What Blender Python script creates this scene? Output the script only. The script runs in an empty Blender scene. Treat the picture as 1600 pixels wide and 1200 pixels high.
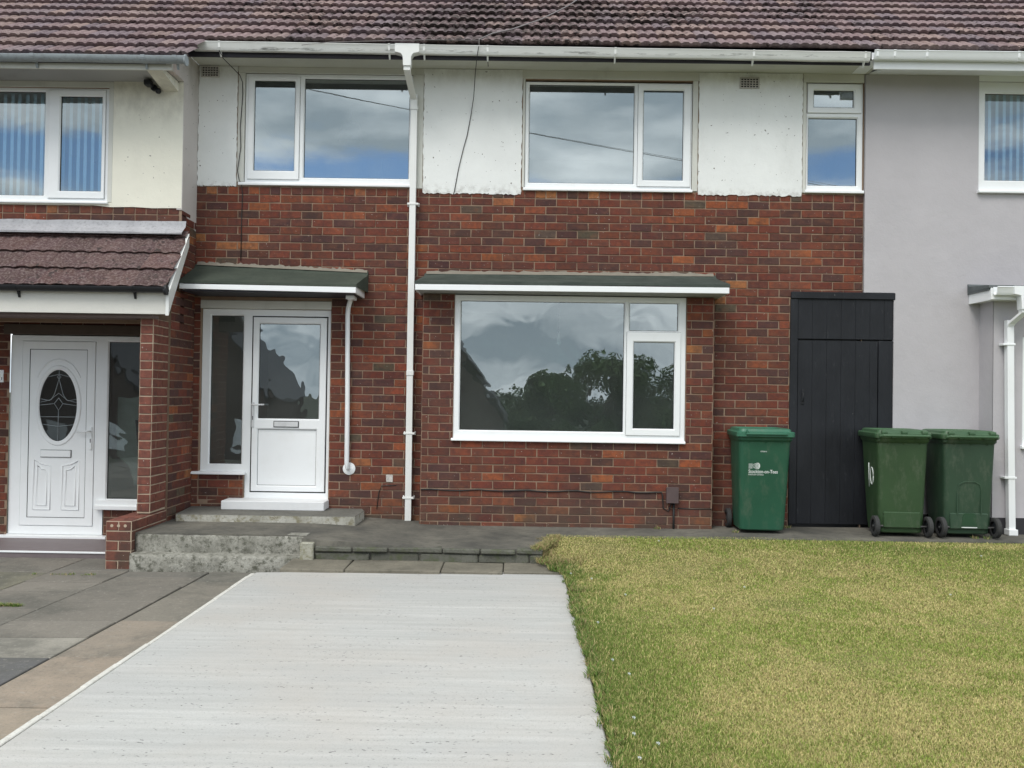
import bpy, bmesh, math, random
import numpy as np
from mathutils import Vector, Matrix, noise
R = math.radians
random.seed(7)
sc = bpy.context.scene

# ------------------------------------------------------------------ camera
cam = bpy.data.cameras.new('camera'); camo = bpy.data.objects.new('camera', cam)
sc.collection.objects.link(camo); sc.camera = camo
cam.sensor_width = 36; cam.lens = 31.5; cam.clip_end = 2000; cam.clip_start = .05
p_, r_, y_ = R(.716), R(.86), R(.33)
fwd = Vector((-math.sin(y_)*math.cos(p_), math.cos(y_)*math.cos(p_), math.sin(p_)))
right = Vector((math.cos(y_), math.sin(y_), 0)); up = right.cross(fwd)
r2 = right*math.cos(r_)+up*math.sin(r_); u2 = up*math.cos(r_)-right*math.sin(r_)
mw = Matrix((r2, u2, -fwd)).transposed().to_4x4(); mw.translation = (0, -9.4, 1.33)
camo.matrix_world = mw

# ------------------------------------------------------------------ sky, sun, exposure
SUN_EL, SUN_AZ = 52, 208          # azimuth: direction the light comes from, clockwise from +Y
w = bpy.data.worlds.new('World'); sc.world = w; w.use_nodes = True
nt = w.node_tree; N = nt.nodes; L = nt.links
bg = N['Background']; bg.inputs['Strength'].default_value = .108
sky = N.new('ShaderNodeTexSky'); sky.sky_type = 'NISHITA'; sky.sun_disc = False
sky.sun_elevation = R(SUN_EL); sky.sun_rotation = R(SUN_AZ); sky.air_density = 1.0; sky.dust_density = .6
tc = N.new('ShaderNodeTexCoord')
mp = N.new('ShaderNodeMapping'); mp.inputs['Scale'].default_value = (1, 1, 3.2); mp.inputs['Location'].default_value = (.35, .1, .42)
L.new(tc.outputs['Generated'], mp.inputs['Vector'])
n1 = N.new('ShaderNodeTexNoise'); n1.inputs['Scale'].default_value = 2.3; n1.inputs['Detail'].default_value = 6; n1.inputs['Roughness'].default_value = .62
L.new(mp.outputs['Vector'], n1.inputs['Vector'])
sx = N.new('ShaderNodeSeparateXYZ'); L.new(tc.outputs['Generated'], sx.inputs[0])
# clear band: less cloud between about 11 and 17 degrees of elevation
band = N.new('ShaderNodeValToRGB'); L.new(sx.outputs['Z'], band.inputs[0])
el = band.color_ramp.elements; el[0].position = 0; el[0].color = (.62, .62, .62, 1); el[1].position = 1; el[1].color = (.72, .72, .72, 1)
for ps, v in ((.03, .62), (.12, .64), (.18, .60), (.212, .43), (.235, .43), (.262, .58), (.36, .74)):
    e = el.new(ps); e.color = (v, v, v, 1)
ad = N.new('ShaderNodeMath'); ad.operation = 'ADD'; L.new(n1.outputs['Fac'], ad.inputs[0]); L.new(band.outputs['Color'], ad.inputs[1])
mk = N.new('ShaderNodeMapRange'); mk.interpolation_type = 'SMOOTHSTEP'; L.new(ad.outputs[0], mk.inputs[0])
mk.inputs[1].default_value = .86; mk.inputs[2].default_value = 1.04
n2 = N.new('ShaderNodeTexNoise'); n2.inputs['Scale'].default_value = 4.5; n2.inputs['Detail'].default_value = 5
L.new(mp.outputs['Vector'], n2.inputs['Vector'])
cr = N.new('ShaderNodeValToRGB'); L.new(n2.outputs['Fac'], cr.inputs[0])
cr.color_ramp.elements[0].position = .40; cr.color_ramp.elements[0].color = (5.2, 6.0, 6.6, 1)
cr.color_ramp.elements[1].position = .64; cr.color_ramp.elements[1].color = (13.5, 13.8, 13.9, 1)
mx = N.new('ShaderNodeMix'); mx.data_type = 'RGBA'
tn = N.new('ShaderNodeMix'); tn.data_type = 'RGBA'; tn.blend_type = 'MULTIPLY'; tn.inputs[0].default_value = 1; tn.inputs[7].default_value = (.80, 1.0, 1.22, 1)
L.new(sky.outputs[0], tn.inputs[6]); L.new(mk.outputs[0], mx.inputs[0]); L.new(tn.outputs[2], mx.inputs[6]); L.new(cr.outputs[0], mx.inputs[7])
L.new(mx.outputs[2], bg.inputs['Color'])
sl = bpy.data.lights.new('sun', 'SUN'); sl.energy = 1.7; sl.angle = R(28); sl.color = (1, .96, .9)
so = bpy.data.objects.new('sun', sl); sc.collection.objects.link(so)
az = R(SUN_AZ); d_ = Vector((math.sin(az)*math.cos(R(SUN_EL)), math.cos(az)*math.cos(R(SUN_EL)), math.sin(R(SUN_EL))))
so.rotation_euler = d_.to_track_quat('Z', 'Y').to_euler()
sc.view_settings.view_transform = 'Standard'; sc.view_settings.look = 'None'
sc.view_settings.exposure = 0.24; sc.view_settings.gamma = 1
sc.render.engine = 'CYCLES'; sc.cycles.use_denoising = True; sc.cycles.max_bounces = 8
sc.cycles.transparent_max_bounces = 12

# ------------------------------------------------------------------ materials
class NT:
    def __init__(s, name, rough=.8, spec=.3):
        s.m = bpy.data.materials.new(name); s.m.use_nodes = True
        s.t = s.m.node_tree; s.b = s.t.nodes['Principled BSDF']
        s.b.inputs['Roughness'].default_value = rough; s.b.inputs['Specular IOR Level'].default_value = spec
        s.tc = s.n('ShaderNodeTexCoord'); s.bump = None
    def n(s, k, **kw):
        o = s.t.nodes.new(k)
        for a, v in kw.items(): setattr(o, a, v)
        return o
    def l(s, a, b): s.t.links.new(a, b)
    def noise(s, scale, detail=4, rough=.55, st=(1, 1, 1), dist=0):
        mp = s.n('ShaderNodeMapping'); mp.inputs['Scale'].default_value = st; s.l(s.tc.outputs['Object'], mp.inputs[0])
        o = s.n('ShaderNodeTexNoise'); o.inputs['Scale'].default_value = scale; o.inputs['Detail'].default_value = detail
        o.inputs['Roughness'].default_value = rough; o.inputs['Distortion'].default_value = dist
        s.l(mp.outputs[0], o.inputs['Vector']); return o.outputs['Fac']
    def ramp(s, fac, stops):
        o = s.n('ShaderNodeValToRGB'); e = o.color_ramp.elements
        e[0].position, e[0].color = stops[0][0], (*stops[0][1], 1); e[1].position, e[1].color = stops[-1][0], (*stops[-1][1], 1)
        for p, c in stops[1:-1]: q = e.new(p); q.color = (*c, 1)
        s.l(fac, o.inputs[0]); return o.outputs[0]
    def rng(s, fac, a, b, c=0, d=1):
        o = s.n('ShaderNodeMapRange'); s.l(fac, o.inputs[0])
        for i, v in enumerate((a, b, c, d)): o.inputs[i+1].default_value = v
        return o.outputs[0]
    def mix(s, fac, a, b, mode='MIX'):
        o = s.n('ShaderNodeMix', data_type='RGBA', blend_type=mode)
        for i, v in ((0, fac), (6, a), (7, b)):
            if isinstance(v, (int, float)): o.inputs[i].default_value = v
            elif isinstance(v, tuple): o.inputs[i].default_value = (*v, 1)
            else: s.l(v, o.inputs[i])
        return o.outputs[2]
    def mul(s, a, b):
        o = s.n('ShaderNodeMath', operation='MULTIPLY'); s.l(a, o.inputs[0])
        if isinstance(b, (int, float)): o.inputs[1].default_value = b
        else: s.l(b, o.inputs[1])
        return o.outputs[0]
    def attr(s, name='col'):
        o = s.n('ShaderNodeAttribute', attribute_name=name); return o.outputs['Color']
    def axis(s, k):
        o = s.n('ShaderNodeSeparateXYZ'); s.l(s.tc.outputs['Object'], o.inputs[0]); return o.outputs[k]
    def col(s, c):
        if isinstance(c, tuple): s.b.inputs['Base Color'].default_value = (*c, 1)
        else: s.l(c, s.b.inputs['Base Color'])
        return s
    def bmp(s, h, strength=.4, dist=.003):
        o = s.n('ShaderNodeBump'); o.inputs['Strength'].default_value = strength; o.inputs['Distance'].default_value = dist
        s.l(h, o.inputs['Height'])
        if s.bump: s.l(s.bump, o.inputs['Normal'])
        s.bump = o.outputs[0]; s.l(s.bump, s.b.inputs['Normal']); return s

def m_brick():
    k = NT('brick', .88, .2)
    c = k.mix(k.rng(k.noise(20, 5, .62), .3, .66), k.mix(.6, k.attr(), (.045, .032, .033)), k.attr()); c = k.mix(k.mul(k.rng(k.noise(8, 4, .6, (1, 1, 1.5)), .52, .74), .5), c, (.20, .085, .050))
    c = k.mix(k.mul(k.rng(k.noise(2.0, 6, .65), .48, .70), .55), c, (.105, .062, .052)); c = k.mix(k.mul(k.rng(k.noise(1.1, 7, .7, (2.2, 1, .5)), .54, .68), .40), c, (.05, .035, .033))          # weathering
    c = k.mix(k.mul(k.rng(k.axis('Z'), .02, .42, 1, 0), k.rng(k.noise(3.5, 5, .7), .35, .6)), c, k.mix(.3, (.085, .066, .05), c))  # algae near the ground
    c = k.mix(k.rng(k.noise(60, 2, .5), .735, .76), c, (.45, .4, .36))      # paint and lime specks
    return k.col(c).bmp(k.noise(90, 5, .7), .7, .004).bmp(k.noise(14, 4), .5, .006).m
def m_mortar(c1=(.215, .145, .105), c2=(.365, .27, .195)):
    k = NT('mortar', .95, .1); return k.col(k.mix(k.noise(9, 6), c1, c2)).bmp(k.noise(140, 4, .7), .6, .003).m
def m_newmortar():
    return m_mortar((.38, .30, .22), (.52, .43, .33))
def m_plaster(name, c, dirt=(.30, .29, .24), amt=.35, zt=None, streak=True):
    k = NT(name, .85, .2)
    a = k.mix(k.rng(k.noise(1.5, 6, .6), .3, .75), c, tuple(v*.88 for v in c))
    f = k.rng(k.noise(3.1, 7, .7, (1, 1, .45)), .56, .72)
    a = k.mix(k.mul(f, amt*.3), a, dirt)
    if zt:   # grime that gathers in a band under the eaves and along the bottom edge
        g = k.mul(k.rng(k.axis('Z'), zt[1]-.22, zt[1], 0, 1), k.rng(k.noise(7, 6, .65, (1, 1, .6)), .36, .66))
        a = k.mix(k.mul(g, .42), a, (.33, .31, .26))
        g2 = k.mul(k.rng(k.axis('Z'), zt[0]+.10, zt[0], 0, 1), k.rng(k.noise(16, 6, .7), .45, .68))
        a = k.mix(k.mul(g2, .6), a, (.24, .21, .18))
        a = k.mix(k.rng(k.noise(38, 2, .4), .745, .765), a, (.12, .10, .09))
    return k.col(a).bmp(k.noise(5, 6, .6), .6, .012).bmp(k.noise(60, 4, .7), .35, .003).m
def m_upvc(name='upvc', c=(.85, .87, .88)):
    k = NT(name, .35, .45)
    a = k.mix(k.mul(k.rng(k.noise(4, 6, .7), .5, .75), .14), c, (.58, .57, .53))
    return k.col(a).bmp(k.noise(3, 2), .08, .004).m
def m_flat(name, c, rough=.6, spec=.4, var=.25, sc_=12, b=.2):
    k = NT(name, rough, spec); a = k.mix(k.noise(sc_, 5, .6), tuple(v*(1-var) for v in c), tuple(min(1, v*(1+var)) for v in c))
    return k.col(a).bmp(k.noise(sc_*6, 3), b, .002).m
def m_glass(name, refl=.2, wav=1.0, tint=(.72, .78, .77), grime_haze=.045):
    m = bpy.data.materials.new(name); m.use_nodes = True; t = m.node_tree; t.nodes.clear()
    o = t.nodes.new('ShaderNodeOutputMaterial'); mixs = t.nodes.new('ShaderNodeMixShader')
    tr = t.nodes.new('ShaderNodeBsdfTransparent'); tr.inputs[0].default_value = (*tint, 1)
    gl = t.nodes.new('ShaderNodeBsdfGlossy'); gl.inputs['Roughness'].default_value = 0.0; gl.inputs[0].default_value = (.86, .96, 1, 1)
    fr = t.nodes.new('ShaderNodeFresnel'); fr.inputs['IOR'].default_value = 1.5
    mr = t.nodes.new('ShaderNodeMapRange'); mr.inputs[1].default_value = .04; mr.inputs[2].default_value = 1; mr.inputs[3].default_value = refl; mr.inputs[4].default_value = 1
    t.links.new(fr.outputs[0], mr.inputs[0]); t.links.new(mr.outputs[0], mixs.inputs[0])
    c = t.nodes.new('ShaderNodeTexCoord'); n = t.nodes.new('ShaderNodeTexNoise'); n.inputs['Scale'].default_value = 2.2; n.inputs['Detail'].default_value = 2.0
    n.inputs['Roughness'].default_value = .5; n.inputs['Distortion'].default_value = .6
    bp = t.nodes.new('ShaderNodeBump'); bp.inputs['Strength'].default_value = .9; bp.inputs['Distance'].default_value = .0022*wav
    t.links.new(c.outputs['Object'], n.inputs['Vector']); t.links.new(n.outputs['Fac'], bp.inputs['Height']); t.links.new(bp.outputs[0], gl.inputs['Normal'])
    t.links.new(tr.outputs[0], mixs.inputs[1]); t.links.new(gl.outputs[0], mixs.inputs[2]); 
    df_ = t.nodes.new('ShaderNodeBsdfDiffuse'); df_.inputs[0].default_value = (.62, .66, .62, 1); m2 = t.nodes.new('ShaderNodeMixShader')  # pale grime film that also paints in haze, lifting the dark reflections
    gn = t.nodes.new('ShaderNodeTexNoise'); gn.inputs['Scale'].default_value = 3; gn.inputs['Detail'].default_value = 6; t.links.new(c.outputs['Object'], gn.inputs['Vector'])
    g2 = t.nodes.new('ShaderNodeMapRange'); g2.inputs[1].default_value = .3; g2.inputs[2].default_value = .75; g2.inputs[3].default_value = grime_haze*.6; g2.inputs[4].default_value = grime_haze*1.5
    t.links.new(gn.outputs['Fac'], g2.inputs[0]); t.links.new(g2.outputs[0], m2.inputs[0]); t.links.new(mixs.outputs[0], m2.inputs[1]); t.links.new(df_.outputs[0], m2.inputs[2]); t.links.new(m2.outputs[0], o.inputs[0])
    return m
def m_tile(name, moss=.5, xc=None):
    k = NT(name, .9, .15)
    a = k.mix(k.rng(k.noise(7, 5, .65), .3, .7), k.attr(), k.mix(.42, k.attr(), (.10, .06, .075)))
    a = k.mix(k.mul(k.rng(k.noise(45, 3, .6), .45, .7), .35), a, (.42, .35, .33))
    den = k.rng(k.noise(.55, 2, .5, (1, 1, 1)), .38, .62, moss-.09, moss+.09)   # mossy regions
    if xc is not None:    # heaviest growth on one stretch of the roof
        q = k.n('ShaderNodeMath', operation='SUBTRACT'); k.l(k.axis('X'), q.inputs[0]); q.inputs[1].default_value = xc
        q2 = k.n('ShaderNodeMath', operation='ABSOLUTE'); k.l(q.outputs[0], q2.inputs[0])
        q3 = k.n('ShaderNodeMath', operation='ADD'); k.l(k.rng(q2.outputs[0], .3, 3.2, -.055, .075), q3.inputs[0]); k.l(den, q3.inputs[1]); den = q3.outputs[0]
    o = k.n('ShaderNodeMath', operation='SUBTRACT'); k.l(k.noise(16, 4, .6), o.inputs[0]); k.l(den, o.inputs[1])
    a = k.mix(k.rng(o.outputs[0], .0, .035), a, k.mix(k.noise(20, 2), (.045, .03, .035), (.07, .06, .05)))
    return k.col(a).bmp(k.noise(70, 5, .7), .6, .006).m
def m_conc(name, c1, c2, sp=(.12, .12, .11), lichen=None, rough=.92, bs=.5, scl=3):
    k = NT(name, rough, .15)
    a = k.mix(k.rng(k.noise(scl, 8, .65), .3, .7), c1, c2)
    a = k.mix(k.mul(k.rng(k.noise(scl*9, 5, .7), .5, .72), .55), a, sp)
    if lichen: a = k.mix(k.rng(k.noise(scl*3.2, 7, .72), .50, .62), a, lichen)
    return k.col(a).bmp(k.noise(scl*16, 6, .75), bs, .008).bmp(k.noise(scl*2, 4), bs, .012).m
def m_drive():
    k = NT('brushed_concrete', .9, .15)
    st = k.noise(5, 7, .62, (.22, 4.0, 1)); fine = k.noise(7, 6, .7, (.5, 26, 1)); big = k.noise(.8, 4, .6)
    a = k.mix(k.rng(st, .30, .72), (.425, .423, .402), (.555, .552, .532)); a = k.mix(k.mul(k.rng(k.noise(130, 3, .6), .52, .66), .35), a, (.40, .40, .385))
    a = k.mix(k.mul(k.rng(k.noise(1.6, 5, .6, (.12, 1.5, 1)), .42, .62), .45), a, (.385, .388, .378)); a = k.mix(k.mul(k.rng(big, .42, .62), .5), a, (.46, .425, .385)); a = k.mix(k.mul(k.rng(k.noise(2.2, 5, .65, (.5, 1.6, 1)), .5, .68), .4), a, (.41, .41, .40)); a = k.mix(k.mul(k.rng(k.noise(210, 2, .6, (.6, 1, 1)), .56, .66), .38), a, (.27, .27, .26))
    a = k.mix(k.mul(k.rng(fine, .60, .72), .42), a, (.33, .33, .32))
    pit = k.mul(k.rng(k.noise(75, 2, .5, (.6, 1, 1)), .655, .69), k.rng(k.noise(6, 5, .7, (.25, 3, 1)), .46, .58))
    a = k.mix(k.mul(pit, .9), a, (.13, .13, .125))
    return k.col(a).bmp(fine, .30, .004).bmp(pit, .6, -.004).bmp(k.noise(120, 3), .3, .002).m
def m_slab():
    k = NT('paving_slab', .9, .15)
    a = k.mix(k.rng(k.noise(5, 6, .65), .3, .7), k.attr(), k.mix(.4, k.attr(), (.16, .15, .13)))
    a = k.mix(k.mul(k.rng(k.noise(60, 4, .7), .52, .7), .4), a, (.1, .1, .09))
    a = k.mix(k.mul(k.rng(k.noise(1.6, 6, .68), .48, .64), .6), a, (.10, .10, .088)); a = k.mix(k.mul(k.rng(k.noise(28, 5, .7), .56, .70), .5), a, (.36, .34, .30))
    return k.col(a).bmp(k.noise(45, 6, .75), .5, .006).m
def m_gate():
    k = NT('black_gate_paint', .55, .35)
    a = k.mix(k.rng(k.noise(3, 6, .65, (1, 1, .5)), .35, .7), (.007, .008, .011), (.016, .018, .023))
    a = k.mix(k.mul(k.rng(k.noise(8, 7, .75, (2, 1, .6)), .60, .70), .30), a, (.10, .10, .11))
    a = k.mix(k.rng(k.noise(13, 4, .6, (2.6, 1, .8)), .735, .75), a, (.30, .29, .27))
    return k.col(a).bmp(k.noise(6, 6, .7, (9, 1, .8)), .5, .006).m
def m_bin(name, c):
    k = NT(name, .42, .4)
    a = k.mix(k.rng(k.noise(2, 6, .6), .3, .7), tuple(v*.85 for v in c), tuple(v*1.12 for v in c))
    a = k.mix(k.mul(k.rng(k.noise(9, 7, .75, (1, 1, .4)), .52, .72), .35), a, (.16, .17, .13))
    return k.col(a).bmp(k.noise(180, 2), .15, .001).bmp(k.noise(5, 3), .15, .01).m
def m_grass():
    k = NT('grass_blades', .75, .2); c = k.attr(); k.col(c)
    k.b.inputs['Subsurface Weight'].default_value = 0
    return k.m
def m_leaf(c1, c2):
    k = NT('tree_leaves', .7, .2); return k.col(k.mix(k.rng(k.noise(2.5, 4), .35, .65), c1, c2)).m

def m_gutter():
    k = NT('grimy_white_gutter', .4, .4)
    a = k.mix(k.mul(k.rng(k.noise(5, 5, .6, (.35, 1, 1)), .45, .7), .3), (.78, .79, .77), (.55, .54, .5))
    line = k.mul(k.rng(k.axis('Z'), 4.780, 4.760, 0, 1), k.rng(k.axis('Z'), 4.738, 4.752, 0, 1))
    a = k.mix(k.mul(k.mul(line, k.rng(k.noise(4, 6, .7, (.6, 1, 4)), .50, .60)), .85), a, (.12, .12, .11))
    return k.col(a).m
BR, MO, NMO = m_brick(), m_mortar(), m_newmortar()
WHR = m_plaster('white_render', (.85, .865, .85), zt=(3.46, 4.74))
CRM = m_plaster('cream_render', (.84, .82, .71), zt=(3.17, 4.43))
GRY = m_plaster('grey_render', (.50, .48, .50), dirt=(.42, .40, .41), amt=.35)
OLDP = m_plaster('peeling_paint', (.62, .58, .56), dirt=(.50, .36, .31), amt=3.0, zt=(2.9, 4.7))
UP, UPD = m_upvc(), m_upvc('aged_upvc', (.78, .79, .77))
WPT = m_plaster('white_paint', (.68, .68, .63), dirt=(.27, .25, .2), amt=.9)
SOF = m_plaster('soffit_paint', (.60, .60, .54), dirt=(.2, .2, .17), amt=.8)
SOFG = m_plaster('dull_soffit', (.40, .40, .39), dirt=(.15, .15, .13), amt=.8)
GSK = m_flat('rubber_gasket', (.02, .02, .022), .6)
BLK = m_flat('black_plastic', (.016, .017, .02), .45)
DKP = m_flat('dark_fascia_paint', (.030, .028, .036), .55, var=.4)
GUTG = m_conc('grey_gutter', (.36, .40, .42), (.28, .31, .33), sp=(.2, .2, .19), rough=.55, bs=.1)
FELT = m_conc('roofing_felt', (.045, .056, .049), (.078, .092, .08), sp=(.05, .06, .05), scl=4)
FELTG = m_conc('grey_felt', (.10, .115, .12), (.15, .165, .17), scl=5)
LEAD = m_conc('lead_flashing', (.35, .35, .37), (.46, .46, .48), sp=(.16, .16, .16), scl=4, bs=.3)
TILE = m_tile('roof_tile', .545, .25); PTILE = m_tile('porch_tile', .67)
GL, GLB, GLD = m_glass('window_glass', .38, .07, (.86, .9, .92), .07), m_glass('wavy_glass', .29, 1.1, (.80, .92, .88), .034), m_glass('door_glass', .20, 1.3, (.75, .78, .74))
GLU = m_glass('blind_glass', .25, .3, (.80, .93, 1.0))
ROOM = m_flat('room_plaster', (.66, .67, .63), .9, .1, var=.08); FLR = m_flat('room_carpet', (.24, .22, .2), .95, .05)
BLD = m_flat('blind_fabric', (.66, .80, .84), .85, .1, var=.08)
CABL = m_flat('cable_sheath', (.03, .03, .03), .6); CABG = m_flat('grey_cable', (.22, .2, .2), .6)
DRV, SLB = m_drive(), m_slab()
TERR = m_conc('old_concrete', (.075, .074, .068), (.20, .188, .158), sp=(.06, .06, .055), scl=1.6)
STEPC = m_conc('weathered_step', (.20, .195, .165), (.46, .45, .40), sp=(.06, .06, .05), lichen=(.125, .125, .10), scl=6, bs=1)
SLABT = m_conc('step_slab', (.12, .118, .105), (.19, .185, .165), sp=(.06, .06, .055), scl=3)
SLABF = m_conc('step_edge', (.30, .29, .24), (.55, .54, .49), sp=(.14, .13, .10), lichen=(.24, .22, .15), scl=4, bs=.8)
RTILE = m_flat('quarry_tile', (.175, .145, .148), .6, .4, var=.2)
GATE = m_gate()
BIN1, BIN2, BIN3 = m_bin('blue_green_plastic', (.024, .100, .058)), m_bin('green_plastic', (.036, .074, .031)), m_bin('dull_green_plastic', (.033, .067, .040))
LID1, LID2 = m_bin('lid_plastic', (.038, .145, .090)), m_bin('pale_lid_plastic', (.055, .118, .058))
RUB = m_flat('rubber', (.040, .040, .040), .85)
MTL = m_flat('dull_metal', (.3, .3, .3), .4)
WHT = m_flat('white_lettering', (.72, .76, .74), .6, var=.05)
SOIL = m_flat('soil', (.07, .055, .038), .95, .05, var=.5, sc_=9)
def m_turf():
    k = NT('turf', .95, .05)
    a = k.mix(k.rng(k.noise(2.0, 6, .6), .4, .62), (.17, .19, .06), (.27, .245, .11))
    a = k.mix(k.rng(k.noise(55, 4, .7), .5, .7), a, (.06, .065, .025))
    return k.col(a).bmp(k.noise(90, 4, .7), .8, .02).m
TURF = m_turf()
GRASS = m_grass()
METB = m_flat('meter_box_plastic', (.10, .07, .07), .6)
BUFF = m_conc('airbrick', (.50, .48, .45), (.60, .57, .54), sp=(.2, .19, .17), scl=9)
HOLE = m_flat('dark_hole', (.01, .01, .01), .9)
SILVER = m_flat('white_metal', (.62, .63, .64), .35)
BUFW = m_flat('parcel_brown', (.16, .12, .09), .8)

# ------------------------------------------------------------------ mesh helpers
root_loc = {}
def thing(name, loc, label, cat, group=None):
    o = bpy.data.objects.new(name, None); sc.collection.objects.link(o); o.location = loc; o.empty_display_size = .2
    root_loc[o.name] = Vector(loc); tag(o, label, cat, group); return o
def tag(o, label=None, cat=None, group=None, kind=None):
    for k, v in (('label', label), ('category', cat), ('group', group), ('kind', kind)):
        if v: o[k] = v
    return o
def obj(name, bm, mats, parent=None, smooth=None, org=None):
    if not isinstance(mats, (list, tuple)): mats = [mats]
    if parent is not None: o0 = root_loc[parent.name]
    else: o0 = Vector(org) if org else Vector((0, 0, 0))
    if o0.length: bmesh.ops.translate(bm, verts=bm.verts, vec=-o0)
    me = bpy.data.meshes.new(name); bm.to_mesh(me); bm.free()
    for m in mats: me.materials.append(m)
    o = bpy.data.objects.new(name, me); sc.collection.objects.link(o)
    if parent is not None: o.parent = parent
    else: o.location = o0
    root_loc[o.name] = o0
    if smooth is not None:
        for f in me.polygons: f.use_smooth = True
        me.set_sharp_from_angle(angle=R(smooth))
    return o
def B(): return bmesh.new()
def box(bm, x0, x1, y0, y1, z0, z1, mi=0, bev=0, seg=1, jit=0):
    vs = [bm.verts.new((x, y, z)) for x in (x0, x1) for y in (y0, y1) for z in (z0, z1)]
    if jit:
        for v in vs: v.co += Vector([random.uniform(-jit, jit) for _ in range(3)])
    fs = []
    for q in ((0, 1, 3, 2), (4, 6, 7, 5), (0, 4, 5, 1), (2, 3, 7, 6), (0, 2, 6, 4), (1, 5, 7, 3)):
        f = bm.faces.new([vs[i] for i in q]); f.material_index = mi; fs.append(f)
    if bev:
        es = list({e for f in fs for e in f.edges})
        r = bmesh.ops.bevel(bm, geom=es, offset=bev, segments=seg, affect='EDGES', profile=.5)
        for f in r['faces']: f.material_index = mi
    return vs
def prism(bm, pts, axis, a, b, mi=0, bev=0):
    """polygon pts (two coordinates) extruded along axis from a to b. axis 'x': pts=(y,z); 'y': (x,z); 'z': (x,y)"""
    def P(u, v, w): return {'x': (w, u, v), 'y': (u, w, v), 'z': (u, v, w)}[axis]
    va = [bm.verts.new(P(u, v, a)) for u, v in pts]; vb = [bm.verts.new(P(u, v, b)) for u, v in pts]
    fs = [bm.faces.new(va), bm.faces.new(vb[::-1])]; n = len(pts)
    for i in range(n): fs.append(bm.faces.new((va[i], vb[i], vb[(i+1) % n], va[(i+1) % n])))
    for f in fs: f.material_index = mi
    bmesh.ops.recalc_face_normals(bm, faces=fs)
    if bev:
        es = list({e for f in fs for e in f.edges})
        r = bmesh.ops.bevel(bm, geom=es, offset=bev, segments=1, affect='EDGES')
        for f in r['faces']: f.material_index = mi
def tube(bm, pts, r, n=8, mi=0, cap=True):
    pts = [Vector(p) for p in pts]; rings = []; u = None
    for i, p in enumerate(pts):
        a = pts[max(i-1, 0)]; b = pts[min(i+1, len(pts)-1)]; t = (b-a).normalized()
        if u is None: u = t.orthogonal().normalized()
        u = (u-t*u.dot(t)).normalized(); v = t.cross(u)
        rr = r[i] if isinstance(r, (list, tuple)) else r
        rings.append([bm.verts.new(p+(u*math.cos(2*math.pi*k/n)+v*math.sin(2*math.pi*k/n))*rr) for k in range(n)])
    for A, C in zip(rings, rings[1:]):
        for k in range(n): f = bm.faces.new((A[k], A[(k+1) % n], C[(k+1) % n], C[k])); f.material_index = mi; f.smooth = True
    if cap:
        for q in (rings[0][::-1], rings[-1]): f = bm.faces.new(q); f.material_index = mi
def sqtube(bm, pts, wx, wy, mi=0):
    """square section pipe through pts, mostly vertical, with the section kept horizontal-ish"""
    pts = [Vector(p) for p in pts]; rings = []
    for p in pts:
        rings.append([bm.verts.new(p+Vector((sx*wx/2, sy*wy/2, 0))) for sx, sy in ((-1, -1), (1, -1), (1, 1), (-1, 1))])
    for A, C in zip(rings, rings[1:]):
        for k in range(4): f = bm.faces.new((A[k], A[(k+1) % 4], C[(k+1) % 4], C[k])); f.material_index = mi
    bm.faces.new(rings[0]).material_index = mi; bm.faces.new(rings[-1][::-1]).material_index = mi
def sweep_x(bm, prof, x0, x1, nseg=1, mi=0, closed=False, sag=0, caps=False, z0=0, z1=0):
    """profile of (y,z) swept along x; z0/z1 shift the ends (fall)"""
    rings = []
    for i in range(nseg+1):
        t = i/nseg; x = x0+(x1-x0)*t; dz = z0+(z1-z0)*t+(random.uniform(-sag, sag) if 0 < i < nseg else 0)
        rings.append([bm.verts.new((x, y, z+dz)) for y, z in prof])
    n = len(prof)
    for A, C in zip(rings, rings[1:]):
        for k in range(n if closed else n-1):
            f = bm.faces.new((A[k], C[k], C[(k+1) % n], A[(k+1) % n])); f.material_index = mi
    if caps and closed:
        bm.faces.new(rings[0]).material_index = mi; bm.faces.new(rings[-1][::-1]).material_index = mi
def ring(bm, rc, prof, mi=0):
    x0, x1, z0, z1 = rc; loops = []
    for s, y in prof: loops.append([bm.verts.new(c) for c in ((x0+s, y, z0+s), (x1-s, y, z0+s), (x1-s, y, z1-s), (x0+s, y, z1-s))])
    for A, C in zip(loops, loops[1:]):
        for k in range(4): f = bm.faces.new((A[k], A[(k+1) % 4], C[(k+1) % 4], C[k])); f.material_index = mi
def plate(bm, rc, holes, y, mi=0):
    xs = sorted({rc[0], rc[1], *[v for h in holes for v in h[:2]]}); zs = sorted({rc[2], rc[3], *[v for h in holes for v in h[2:]]})
    xs = [v for v in xs if rc[0] <= v <= rc[1]]; zs = [v for v in zs if rc[2] <= v <= rc[3]]
    for a, b in zip(xs, xs[1:]):
        for c, d in zip(zs, zs[1:]):
            mx_, mz = (a+b)/2, (c+d)/2
            if any(h[0] < mx_ < h[1] and h[2] < mz < h[3] for h in holes): continue
            f = bm.faces.new([bm.verts.new(q) for q in ((a, y, c), (b, y, c), (b, y, d), (a, y, d))]); f.material_index = mi

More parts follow.
